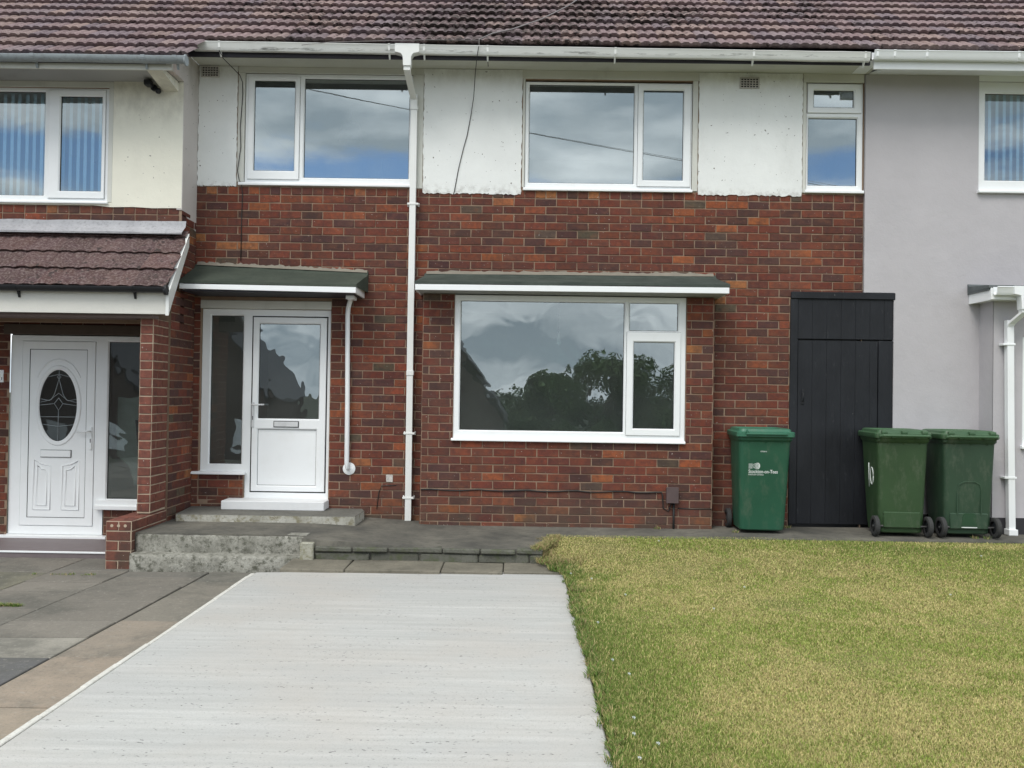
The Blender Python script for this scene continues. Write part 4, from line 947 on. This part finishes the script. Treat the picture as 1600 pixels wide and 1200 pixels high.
# terrace path along the house
bm = B(); lay = None
def tz(x, y):
    t = max(0, min(1, (-x-.6)/1.6)); t = t*t*(3-2*t)
    s_ = max(0, min(1, (x-1.6)/2)); return -.006+.052*t-.012*(-y)*(1-t)+.008*s_
def edge_y(x): return -1.50 if x < .2 else -1.50+(x-.2)*4 if x < .38 else -.78
b = B()
xs = sorted(lin(-3.42, 8.6, 100)+[-1.8795, -1.8785]); rows_ = []
for x in xs:
    ey = -1.352 if x < -1.879 else edge_y(x)
    rows_.append([b.verts.new((x, .0+(ey)*k/8, tz(x, ey*k/8))) for k in range(9)]+[b.verts.new((x, ey-.002, tz(x, ey)-.02)), b.verts.new((x, ey+.01, -.30))])
for A, C in zip(rows_, rows_[1:]):
    for k in range(10): b.faces.new((A[k], A[k+1], C[k+1], C[k]))
tag(obj('path', b, TERR, smooth=50), kind='structure')
# stone edging of the terrace: two courses of old slabs
ST = thing('edging_stones', (-.8, -1.5, -.15), 'two rough courses of dark old slabs holding up the path edge above the driveway', 'kerb')
b = B(); x = -1.76; rnd = random.Random(4)
while x < .22:
    w_ = min(rnd.uniform(.28, .5), .25-x)
    box(b, x+.006, x+w_-.006, -1.535+rnd.uniform(-.012, .008), -1.40, -.066, -.0235+rnd.uniform(-.005, .004), bev=.008, jit=.005); x += w_
x = -1.76
while x < .22:
    w_ = min(rnd.uniform(.25, .55), .25-x)
    box(b, x+.006, x+w_-.006, -1.515+rnd.uniform(-.015, .01), -1.40, -.150, -.072+rnd.uniform(-.004, .004), bev=.010, jit=.006); x += w_
obj('stone_course', b, m_conc('edge_stone', (.09, .09, .075), (.16, .16, .135), sp=(.05, .055, .04), lichen=(.10, .11, .07), scl=4, bs=1), ST)
b = B(); prism(b, [(-1.88, -1.56), (-1.762, -1.56), (-1.765, -1.0), (-1.86, -1.0)], 'z', -.16, .012, bev=.008); obj('kerb_block', b, m_conc('pale_kerb', (.34, .33, .26), (.45, .44, .38), sp=(.12, .12, .09), lichen=(.26, .25, .17), scl=6, bs=.8), ST)
# lower slabs between edging and drive
b = B(); rnd = random.Random(8)
for x0, x1 in ((-1.95, -1.42), (-1.41, -.62), (-.61, -.10), (-.09, .44)):
    box(b, x0, x1, -1.955+.055*(x0+1.95)/2+rnd.uniform(-.01, .01), -1.49, -.19, -.141+rnd.uniform(-.004, .004), bev=.006, jit=.004)
tag(obj('paving_strip', b, m_conc('strip_slab', (.14, .13, .105), (.24, .22, .175), sp=(.09, .09, .07), scl=3.5, bs=.8)), kind='structure')
# concrete steps
CS = thing('concrete_steps', (-2.6, -1.4, -.27), 'two weathered lichen-mottled concrete steps up to the brick house door', 'steps')
def rough_step(x0, x1, y0, y1, z0, z1, sd, rnd_l):
    """block with a worn uneven nosing"""
    b = B(); n = 70; rnd = random.Random(sd); R_ = []
    for i in range(n+1):
        x = x0+(x1-x0)*i/n; o_ = Vector((x*9, sd, 0)); w1 = noise.noise(o_)*.004; w2 = noise.noise(o_*2.7)*.004
        f = 0
        if i < 3: f = rnd_l*(1-i/3)**2
        row = [(x, y1, z1), (x, (y0+y1)/2, z1), (x, y0+.03, z1+w2*.4), (x, y0+.008+f+w1, z1-.006+w2*.5), (x, y0+f+w1*.6, z1-.022), (x, y0+f-.002+w2, (z0+z1)/2), (x, y0+f+w1, z0+.03), (x, y0+f+.004, z0)]
        R_.append([b.verts.new(c) for c in row])
    for A, C in zip(R_, R_[1:]):
        for k in range(7): b.faces.new((A[k], C[k], C[k+1], A[k+1])).smooth = True
    for E_ in (R_[0], R_[-1]): b.faces.new([*E_, b.verts.new((E_[0].co.x, y1, z0))])
    bmesh.ops.recalc_face_normals(b, faces=b.faces[:])
    return b
obj('lower_step', rough_step(-3.405, -1.80, -1.52, -1.30, -.30, -.122, 3, .04), STEPC, CS)
obj('upper_step', rough_step(-3.40, -1.872, -1.358, -1.20, -.13, .044, 8, .0), STEPC, CS)
# lawn
def lz(x, y):
    t = max(0, min(1, (-.65-y)/1.7)); t = t*t*(3-2*t)
    e_ = max(0, min(1, (x-.40)/.25))
    return -.022-.115*t+.012*noise.noise(Vector((x*1.3, y*1.3, 0)))-.02*(1-e_)*t-.05*max(0, (x-3)/5)*t*0
def lawn_left(y):
    if y > -1.52: return .26+.05*noise.noise(Vector((y*7, 1, 0)))
    if y > -1.90: return .26+(-1.52-y)/.38*.17
    return .432+.012*noise.noise(Vector((y*5, 3, 0)))
LAWN_BACK = -.70
b = B(); rows_ = []
for y in lin(-12, LAWN_BACK-.02, 90):
    l = lawn_left(y); row = []
    for k in range(61):
        t = k/60; x = l+(9.5-l)*t**1.4; row.append(b.verts.new((x, y, lz(x, y)+.004*noise.noise(Vector((x*9, y*9, 4))))))
    row = [b.verts.new((l-.002, y, -.25))]+row; rows_.append(row)
for A, C in zip(rows_, rows_[1:]):
    for k in range(61): b.faces.new((A[k], A[k+1], C[k+1], C[k]))
tag(obj('lawn', b, TURF, smooth=60), kind='structure')
# soil against the path edge
# grass blades, one mesh of short leaning blades, denser where the camera is near
rs = np.random.default_rng(3)
def vnoise(x, y, s, seed):
    g = np.random.default_rng(seed).random((64, 64)); u = (x*s) % 64; v = (y*s) % 64
    i = np.floor(u).astype(int); j = np.floor(v).astype(int); fu = u-i; fv = v-j; fu = fu*fu*(3-2*fu); fv = fv*fv*(3-2*fv)
    i2, j2 = (i+1) % 64, (j+1) % 64; i %= 64; j %= 64
    return (g[i, j]*(1-fu)+g[i2, j]*fu)*(1-fv)+(g[i, j2]*(1-fu)+g[i2, j2]*fu)*fv
def fbm(x, y, s, seed): return (vnoise(x, y, s, seed)+.5*vnoise(x, y, s*2.1, seed+1)+.25*vnoise(x, y, s*4.3, seed+2))/1.75
def blades(x, y, z, hgt, wid, lean, col):
    n = len(x); th = rs.uniform(0, 2*np.pi, n); ph = rs.uniform(0, 2*np.pi, n)
    dx, dy = np.cos(th)*wid/2, np.sin(th)*wid/2; lx, ly = np.cos(ph)*lean, np.sin(ph)*lean
    V_ = np.empty((n, 5, 3), np.float32)
    V_[:, 0] = np.stack([x-dx, y-dy, z-.004], 1); V_[:, 1] = np.stack([x+dx, y+dy, z-.004], 1)
    mh = hgt*.6; mlx, mly = lx*.4, ly*.4
    V_[:, 2] = np.stack([x+dx*.8+mlx, y+dy*.8+mly, z+mh], 1); V_[:, 3] = np.stack([x-dx*.8+mlx, y-dy*.8+mly, z+mh], 1)
    V_[:, 4] = np.stack([x+lx, y+ly, z+hgt], 1)
    return V_, col
def grass_mesh(name, V_, col):
    n = len(V_); me = bpy.data.meshes.new(name); me.vertices.add(n*5); me.vertices.foreach_set('co', V_.reshape(-1))
    base = (np.arange(n)*5)[:, None]; lp = (base+np.array([0, 1, 2, 3, 3, 2, 4])).astype(np.int32).reshape(-1)
    me.loops.add(n*7); me.loops.foreach_set('vertex_index', lp)
    st = (np.arange(n)*7)[:, None]+np.array([0, 4]); me.polygons.add(n*2); me.polygons.foreach_set('loop_start', st.astype(np.int32).reshape(-1))
    me.update(calc_edges=True); a = me.color_attributes.new('col', 'FLOAT_COLOR', 'POINT')
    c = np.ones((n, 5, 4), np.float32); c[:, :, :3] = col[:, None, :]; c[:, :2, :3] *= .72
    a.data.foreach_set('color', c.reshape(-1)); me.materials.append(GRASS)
    o = bpy.data.objects.new(name, me); sc.collection.objects.link(o); return o
NB = 900000
yy = []; xx = []
d = 3.2+(8.75-3.2)*rs.random(NB*2)**1.0; keep = rs.random(NB*2) < np.minimum(1, (4.2/d)**1.1); d = d[keep][:NB]
Yb = -9.4+d; xr_ = np.minimum(.62*d+1.3, 7.5); Xb = .30+(xr_-.30)*rs.random(len(d))
ll = np.array([lawn_left(float(v)) for v in np.linspace(-6.4, -.6, 600)]); lb = np.interp(Yb, np.linspace(-6.4, -.6, 600), ll)
okm = (Xb > lb-.012) & (Yb < LAWN_BACK-.01+.05*(vnoise(Xb, Yb, 3, 9)-.5)); Xb, Yb, d = Xb[okm], Yb[okm], d[okm]
t_ = np.clip((-.65-Yb)/1.7, 0, 1); t_ = t_*t_*(3-2*t_); e_ = np.clip((Xb-.4)/.25, 0, 1)
Zb = -.022-.115*t_-.02*(1-e_)*t_+.003
# per-blade colour: green and straw patches
dry = fbm(Xb, Yb, 1.3, 21)*.62+fbm(Xb, Yb, 7, 31)*.48-.045+.06*rs.standard_normal(len(Xb))
edge = np.exp(-((Xb-.45)/.42)**2)*(Yb < -1.9); dry = dry-.22*edge
dry = dry+.30*np.exp(-((Xb-.55)/.55)**2-((Yb+1.2)/.5)**2)                       # worn corner by the path
gb = np.exp(-((Yb+1.05+.16*(Xb-3.2))/.22)**2)*np.clip((Xb-2.2)/1.2, 0, 1); dry = dry-.22*gb
dry = dry-.12*np.exp(-((Yb+.74)/.10)**2)+.24*np.clip((Xb-3.9)/.6, 0, 1)*np.exp(-((Yb+.95)/.16)**2)
s_ = 1/(1+np.exp(-(dry-.525)/.045)); n = len(Xb); rv = rs.random((n, 1)); r2_ = rs.random((n, 1))
green = np.array([.225, .31, .066])*(.7+.75*rv)+np.array([.05, .03, .0])*r2_
lush = np.array([.155, .235, .046])*(.8+.5*rv); strw = np.array([.60, .53, .24])*(.62+.7*rv)+np.array([.04, .0, .0])*r2_
gm = np.clip(edge+gb*.8, 0, 1)[:, None]; green = green*(1-gm)+lush*gm
pick = (rs.random(n) < (.26+.52*s_))[:, None]; col = np.where(pick, strw, green)
brn_ = (rs.random(n) < .05)[:, None]; col = np.where(brn_, np.array([.17, .12, .06]), col)
hg = rs.uniform(.005, .017, n)*(1+.5*edge)*(1-.25*s_); wd = rs.uniform(.0015, .0028, n)*(d/4.5)**.7; le = rs.uniform(.003, .018, n)
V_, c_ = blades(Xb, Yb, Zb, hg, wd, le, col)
# longer tufts: edge of drive and path corner
def tuft(cx_, cy_, rad, num, h0, h1, cz_, green_=.5, lx=.03):
    a = rs.uniform(0, 2*np.pi, num); r = rad*np.sqrt(rs.random(num)); x = cx_+r*np.cos(a); y = cy_+r*np.sin(a)
    cg = np.where((rs.random(num) < green_)[:, None], np.array([.13, .205, .045])*(.7+.6*rs.random((num, 1))), np.array([.40, .32, .16])*(.7+.5*rs.random((num, 1))))
    return blades(x, y, np.full(num, cz_), rs.uniform(h0, h1, num), rs.uniform(.003, .006, num), rs.uniform(.01, lx, num), cg)
Vs, Cs = [V_], [c_]
rt = random.Random(2)
for _ in range(170):
    y = rt.uniform(-6.0, -2.0); v, c = tuft(.425+rt.uniform(-.01, .04), y, rt.uniform(.01, .045), rt.randint(8, 60), .01, .03+.035*rt.random(), -.155, .75, .045); Vs.append(v); Cs.append(c)
for cx_, cy_, rad, num, h1, gr in ((.33, -1.60, .14, 900, .05, .35), (.40, -1.80, .12, 900, .06, .8), (.24, -1.42, .10, 500, .06, .2), (.45, -1.55, .22, 900, .05, .25), (.30, -1.15, .10, 700, .04, .15), (.28, -.95, .08, 400, .04, .2), (.47, -1.95, .1, 500, .05, .7), (.445, -2.95, .05, 260, .05, .7), (.44, -3.3, .05, 260, .04, .6), (.45, -4.4, .05, 200, .03, .5), (.5, -2.6, .06, 260, .055, .5)):
    v, c = tuft(cx_, cy_, rad, num, .012, h1, lz(cx_, cy_)-.005, gr, .06); Vs.append(v); Cs.append(c)
for k in range(40):
    q = k/39; v, c = tuft(.205+.175*q+rt.uniform(-.02, .05), -1.50+.72*q, .05, 110, .01, .04, tz(.3, -1)-.01+.0, .25, .06); Vs.append(v); Cs.append(c)
go = grass_mesh('grass', np.concatenate(Vs), np.concatenate(Cs)); tag(go, 'short patchy lawn grass, green and straw coloured', 'grass', kind='stuff')
# weeds in paving joints
Vs, Cs = [], []
for i in range(16):
    v, c = tuft(-3.84+i*.017, -2.90+rt.uniform(-.015, .015), .02, 50, .008, .028, pz(-3.7, -2.9), .7, .04); Vs.append(v); Cs.append(c)
for i in range(10):
    v, c = tuft(-3.9+rt.uniform(-.3, .3), -1.72+rt.uniform(-.02, .02), .03, 14, .005, .02, pz(-3.4, -1.8), .6, .02); Vs.append(v); Cs.append(c)
for x, y, z in ((2.78, -.06, 0), (2.82, -.1, 0), (2.2, -.42, -.01), (1.45, -.26, 0), (4.0, -.07, 0), (.22, -1.45, -.03), (4.5, -.6, 0), (4.6, -.62, 0)):
    v, c = tuft(x, y, .035, 30, .01, .04, tz(x, y), .5, .04); Vs.append(v); Cs.append(c)
wo = grass_mesh('weeds', np.concatenate(Vs), np.concatenate(Cs)); tag(wo, 'thin weeds sprouting from the paving joints and path edges', 'weeds', kind='stuff')
# clover flowers
fl = None
for x, y, lb in ((.46, -2.08, 'white clover flower at the far corner of the concrete drive, beside the dark turf edge'),
              (.61, -2.294, 'white clover flower second from the far end of the drive edge'),
              (.811, -2.846, 'lone white clover flower a hand wide into the lawn from the upper drive edge'),
              (1.368, -3.238, 'lone white clover flower in the middle of the straw patch below the bay window'),
              (1.762, -2.513, 'white clover flower in the lawn in line with the left green bin'),
              (.538, -3.654, 'white clover flower by the drive edge, midway along it'),
              (.546, -4.457, 'bright white clover flower in dark green grass by the drive edge'),
              (.605, -4.713, 'white clover flower just right of the bright one in dark green grass'),
              (.548, -5.337, 'topmost white clover flower of the near cluster beside the drive'),
              (.524, -5.522, 'second white clover flower down in the near cluster beside the drive'),
              (.514, -5.775, 'lowest white clover flower of the near cluster, closest to the viewer'),
              (.61, -5.639, 'rightmost white clover flower of the near cluster beside the drive'),
              (3.26, -2.667, 'lone white clover flower in the right half of the open lawn'),
              (4.153, -1.382, 'white clover flower in the dry grass nearest the pair of green bins'),
              (1.344, -1.0, 'white clover flower close to the path below the meter box')):
    if fl is None:
        b = B()
        for k in range(26):
            a = Vector((random.gauss(0, 1), random.gauss(0, 1), random.gauss(0, 1)+.4)).normalized(); c0 = Vector((0, 0, .028)); s_ = a.orthogonal().normalized()*.002
            b.faces.new([b.verts.new(c0+a*.003-s_), b.verts.new(c0+a*.003+s_), b.verts.new(c0+a*.010)])
        tube(b, [(0, 0, 0), (0, 0, .026)], .001, 4, 1)
        fl = obj('clover_flower', b, [WHT, m_flat('stem_green', (.08, .15, .04))]); o = fl
    else: o = fl.copy(); sc.collection.objects.link(o)
    o.location = (x, y, lz(x, y)); tag(o, lb, 'flower', 'clover flowers in the lawn')

# ================================================================== BINS
def rrect(hx, hy, r, n=5):
    pts = []
    for cx_, cy_, a0 in ((hx-r, hy-r, 0), (-hx+r, hy-r, 90), (-hx+r, -hy+r, 180), (hx-r, -hy+r, 270)):
        for k in range(n+1): a = R(a0+90*k/n); pts.append((cx_+r*math.cos(a), cy_+r*math.sin(a)))
    return pts
def loft(bm, secs, mi=0, cap0=True, cap1=True):
    rg = [[bm.verts.new((x+ox, y+oy, z)) for x, y in pts] for pts, ox, oy, z in secs]
    n = len(rg[0])
    for A, C in zip(rg, rg[1:]):
        for k in range(n): f = bm.faces.new((A[k], A[(k+1) % n], C[(k+1) % n], C[k])); f.smooth = True; f.material_index = mi
    if cap0: bm.faces.new(rg[0][::-1]).material_index = mi
    if cap1: bm.faces.new(rg[-1]).material_index = mi
def make_bin(loc, rot, label, mb_, ml, numbers=False, logo=False, pocket=False):
    """local frame: front towards -y, hinge, handle and wheels at +y"""
    t = thing('wheelie_bin', (0, 0, 0), label, 'wheelie bin', 'green council wheelie bins')
    b = B()
    # bottom tub narrower, back nearly vertical, front sloping out
    secs = []
    for z, hx, hy, oy in ((.030, .205, .175, .030), (.042, .217, .190, .030), (.11, .224, .200, .030), (.16, .226, .205, .028), (.5, .237, .235, .014), (.88, .249, .264, .0), (.935, .252, .268, -.002)):
        secs.append((rrect(hx, hy, .05), 0, oy, z))
    loft(b, secs, 0)
    loft(b, [(rrect(.252, .268, .05), 0, -.002, .915), (rrect(.266, .286, .055), 0, -.004, .935), (rrect(.268, .290, .055), 0, -.004, .972), (rrect(.258, .28, .05), 0, -.004, .978)], 0, cap0=False)
    # ribs under the rim
    for sx_ in (-1, 1):
        for yy_ in (-.2, 0, .2): prism(b, [(sx_*.24, .90), (sx_*.262, .93), (sx_*.24, .93)], 'y', yy_-.005, yy_+.005)
    for x in (-.16, 0, .16): prism(b, [(-.26, .89), (-.285, .93), (-.26, .93)], 'x', x-.005, x+.005); prism(b, [(.255, .885), (.280, .93), (.255, .93)], 'x', x-.005, x+.005)
    # wheel arches with an apron at the back
    box(b, -.185, .185, .17, .252, .085, .24, bev=.008)
    body = obj('body', b, mb_, t, smooth=35)
    if pocket:
        b = B(); yb_ = .268
        pts = [(-.115, .22), (-.115, .46), (-.10, .52), (-.05, .545), (.05, .545), (.10, .52), (.115, .46), (.115, .22)]
        tube(b, [(x, .231+.040*(z-.16)*1.25+(.018 if z < .25 else 0), z) for x, z in pts], .0075, 6)
        prism(b, [(-.075, .12), (.075, .12), (.062, .225), (.045, .24), (-.045, .24), (-.062, .225)], 'y', .246, .2545, 1)
        box(b, -.075, .075, .246, .257, .098, .106, 2)
        obj('foot_pocket', b, [mb_, m_bin('shaded_pocket', (.02, .06, .028)), WHT], t, smooth=40)
    # lid with overhanging lip and a raised rim
    b = B()
    loft(b, [(rrect(.278, .302, .05), 0, -.012, .962), (rrect(.283, .308, .055), 0, -.014, .968), (rrect(.283, .308, .055), 0, -.014, 1.008), (rrect(.274, .298, .05), 0, -.012, 1.016)], 0)
    loft(b, [(rrect(.258, .280, .05), 0, -.006, 1.015), (rrect(.250, .270, .05), 0, -.004, 1.040), (rrect(.235, .252, .05), 0, 0, 1.046), (rrect(.215, .235, .05), 0, 0, 1.030), (rrect(.10, .12, .04), 0, 0, 1.036)], 0, cap0=False)
    box(b, -.20, .20, -.345, -.310, .985, 1.006, bev=.008, seg=2); box(b, -.20, -.18, -.34, -.315, 1.0, 1.04, bev=.006); 
    for x in (-.2, 0, .2): box(b, x-.030, x+.030, .262, .312, 1.000, 1.040, bev=.012, seg=2)
    lid = obj('lid', b, ml, t, smooth=40)
    # handle bar at the back
    b = B(); tube(b, [(-.235, .27, .965), (-.24, .315, .985), (-.225, .335, .99), (.225, .335, .99), (.24, .315, .985), (.235, .27, .965)], .014, 10)
    for x in (-.12, .12): box(b, x-.02, x+.02, .27, .335, .965, .985, bev=.006)
    obj('handle', b, ml, t, smooth=40)
    b = B(); tube(b, [(-.285, .232, .10), (.285, .232, .10)], .010, 10); obj('axle', b, m_flat('dull_axle', (.10, .10, .10), .6), t)
    wp = None
    for sx_ in (-1, 1):
        b = B(); x = sx_*.262
        def lathe(prof, mi):
            n = 28; rg = [[b.verts.new((x+px*sx_, .232+pr*math.cos(2*math.pi*k/n), .10+pr*math.sin(2*math.pi*k/n))) for k in range(n)] for px, pr in prof]
            for A, C in zip(rg, rg[1:]):
                for k in range(n): f = b.faces.new((A[k], A[(k+1) % n], C[(k+1) % n], C[k])); f.smooth = True; f.material_index = mi
        lathe([(-.022, .062), (-.026, .085), (-.018, .099), (.018, .099), (.026, .085), (.022, .062)], 0); lathe([(-.015, .0), (-.015, .035), (-.008, .062), (.008, .062), (.012, .035), (.018, .03), (.018, .0)], 1)
        bmesh.ops.recalc_face_normals(b, faces=b.faces[:]); obj('wheel', b, [RUB, BLK], t, smooth=40)
    t.location = loc; t.rotation_euler = (0, 0, rot)
    return t
def text_mesh(s, size):
    c = bpy.data.curves.new('t', 'FONT'); c.body = s; c.size = size; c.offset = size*.012; o = bpy.data.objects.new('t', c); sc.collection.objects.link(o)
    bpy.context.view_layer.update(); me = bpy.data.meshes.new_from_object(o); bpy.data.objects.remove(o); bpy.data.curves.remove(c); return me
def add_text(bm, s, width, x, z, yfun, h=None):
    me = text_mesh(s, .1); n0 = len(bm.verts); bm.from_mesh(me); bm.verts.ensure_lookup_table(); vs = bm.verts[n0:]
    w0 = max(v.co.x for v in vs); k = width/w0; kh = (h/.073) if h else k
    for v in vs: zz = z+v.co.y*kh; v.co = Vector((x+v.co.x*k, yfun(zz), zz))
    bpy.data.meshes.remove(me)
bin1 = make_bin((2.46, -.315, tz(2.4, -.3)), R(-3), 'blue-green wheelie bin with white council lettering, left of the black passage door', BIN1, LID1)
# front surface of the tub: y as a function of height
def fy(z):
    zs = [.11, .16, .5, .88, .935]; ys = [-.170, -.177, -.221, -.264, -.270]
    return float(np.interp(z, zs, ys))-.0015
b = B()
add_text(b, 'Stockton-on-Tees', .285, -.155, .605, fy, h=.036); add_text(b, 'BOROUGH COUNCIL', .15, -.155, .584, fy, h=.013); lg = obj('lettering', b, WHT, None); lg.parent = bin1
b = B(); add_text(b, '0250616', .062, -.045, .815, fy, h=.013)
lg = obj('serial_number', b, WHT, None); lg.parent = bin1
b = B()
for i in range(6):      # nested crescents of the emblem, smaller and paler to the left
    cx_ = -.128+i*.0115; r = .016+i*.0035; th = .0014+i*.0009; n = 18; A = []; C = []
    for k in range(n+1):
        a = R(-78+156*k/n); A.append((cx_+r*.8*math.cos(a), .676+r*math.sin(a))); C.append((cx_-th*1.6+(r*.8)*math.cos(a)*.98, .676+(r-th*.3)*math.sin(a)))
    va = [b.verts.new((x, fy(z), z)) for x, z in A]; vc = [b.verts.new((x, fy(z), z)) for x, z in C]
    for k in range(n): b.faces.new((va[k], va[k+1], vc[k+1], vc[k]))
for i in range(7):
    z = .650+i*.0075; b.faces.new([b.verts.new((x, fy(zz), zz)) for x, zz in ((-.155, z), (-.118, z), (-.118, z+.0028), (-.155, z+.0028))])
lg = obj('emblem', b, WHT, None); lg.parent = bin1
bin2 = make_bin((3.805, -.345, tz(3.9, -.3)+.004), R(176), 'green wheelie bin with white painted numerals, middle one of the three bins', BIN2, LID2)
b = B()
def side_x(z): return float(np.interp(z, [.16, .5, .88], [.226, .237, .249]))+.003
def stroke(pts, r=.0048): tube(b, [(side_x(z)-.001, y, z) for y, z in pts], r, 6)
stroke([(-.03, .70), (-.032, .6), (-.03, .46)]); stroke([(.055+.045*math.cos(R(a)), .575+.085*math.sin(R(a))) for a in range(0, 361, 24)])
nu = obj('painted_numerals', b, WHT, None); nu.parent = bin2
bin2.scale = (.96, 1, 1)
bin3 = make_bin((4.44, -.355, tz(4.6, -.3)+.004), R(179), 'dull green wheelie bin with moulded arch and foot pocket, nearest the white downpipe', BIN3, LID2, pocket=True)

# ================================================================== WHAT THE GLASS REFLECTS (across the road, behind the camera)
GZ = -3.73
OH = thing('gabled_house', (-3.4, -37, GZ), 'dark brick gabled house across the road, seen only as a reflection in the bay window', 'house')
b = B(); prism(b, [(-6.2, GZ), (-.75, GZ), (-.75, .2), (-3.4, 4.0), (-6.2, .2)], 'y', -45, -37); obj('wall', b, m_flat('dark_brick', (.07, .045, .04), .9), OH)
b = B(); prism(b, [(-6.5, .0), (-3.4, 4.2), (-.45, .0), (-.45, .15), (-3.4, 4.4), (-6.5, .15)], 'y', -45.3, -36.8); obj('roof', b, DKP, OH)
b = B(); box(b, -2.4, -1.4, -37.05, -36.98, -2.6, -1.2); box(b, -5.4, -4.4, -37.05, -36.98, -2.6, -1.2); obj('window', b, UP, OH)
def copy_house(dx, dz, label):
    r = OH.copy(); sc.collection.objects.link(r); r.location = OH.location+Vector((dx, 0, dz)); r['label'] = label
    for ch in OH.children: c = ch.copy(); sc.collection.objects.link(c); c.parent = r
OH['group'] = 'houses across the road'
copy_house(-12.2, .9, 'second dark gabled house across the road, reflected at the left of the glazed door')
copy_house(-19.0, .9, 'farthest left dark gabled house across the road, reflected in the porch sidelight')
LEAF = m_leaf((.045, .085, .022), (.10, .155, .05)); BARK = m_flat('bark', (.06, .045, .035), .95, var=.4)
def tree(x, y, h, rad, seed, label):
    t = thing('broadleaf_tree', (x, y, GZ), label, 'tree', 'trees across the road'); rnd = random.Random(seed)
    b = B(); top = GZ+h; tube(b, [(x, y, GZ), (x+.1, y, GZ+h*.3), (x, y, GZ+h*.6)], [.28, .2, .1], 10)
    cl = []
    for k in range(15):
        a = rnd.uniform(0, 6.28); r = rnd.uniform(.35, .95)*rad; p = Vector((x+r*math.cos(a), y+r*math.sin(a)*.8, GZ+h*rnd.uniform(.22, .86))); cl.append((p, rad*rnd.uniform(.28, .5)))
        tube(b, [(x, y, GZ+h*.35), (Vector((x, y, GZ+h*.4))+p)/2, p], [.09, .06, .02], 6)
    cl.append((Vector((x, y, GZ+h*.82)), rad*.5)); obj('trunk', b, BARK, t)
    n = 16000; P_ = np.empty((n, 3)); r_ = np.random.default_rng(seed)
    idx = r_.integers(0, len(cl), n); C_ = np.array([c[0] for c in cl])[idx]; Rr = np.array([c[1] for c in cl])[idx]
    dv = r_.standard_normal((n, 3)); dv /= np.linalg.norm(dv, axis=1)[:, None]; P_ = C_+dv*(Rr*r_.random(n)**.4)[:, None]*np.array([1, 1, .75])
    u = r_.standard_normal((n, 3)); u /= np.linalg.norm(u, axis=1)[:, None]; v = np.cross(u, r_.standard_normal((n, 3))); v /= np.linalg.norm(v, axis=1)[:, None]
    s_ = .10; Q = np.stack([P_-u*s_, P_-v*s_*.6, P_+u*s_, P_+v*s_*.6], 1)-np.array([x, y, GZ])
    me = bpy.data.meshes.new('crown'); me.from_pydata(Q.reshape(-1, 3).tolist(), [], (np.arange(n*4).reshape(n, 4)).tolist()); me.materials.append(LEAF)
    o = bpy.data.objects.new('crown', me); sc.collection.objects.link(o); o.parent = t
tree(4.5, -40, 8.0, 3.1, 1, 'tall bushy tree, middle of three across the road reflected in the bay window')
tree(8.9, -41, 7.3, 2.5, 2, 'bushy tree, right of three across the road reflected in the opening bay sash')
tree(2.0, -44, 6.7, 2.7, 3, 'lowest tree, left of three across the road reflected beside the gabled house')
PL = thing('utility_cable', (0, -10.6, 0), 'overhead cable spanning the street behind the viewer, reflected in the upstairs windows', 'cable')
b = B(); pts = [(x, -10.6, 7.32-.178*x+.0016*(x*x)-.05) for x in lin(-30, 30, 30)]; tube(b, pts, .0075, 6); tube(b, [(x_, y_-.3, z_+.10+.006*x_) for x_, y_, z_ in pts], .004, 6); obj('wire', b, CABL, PL)
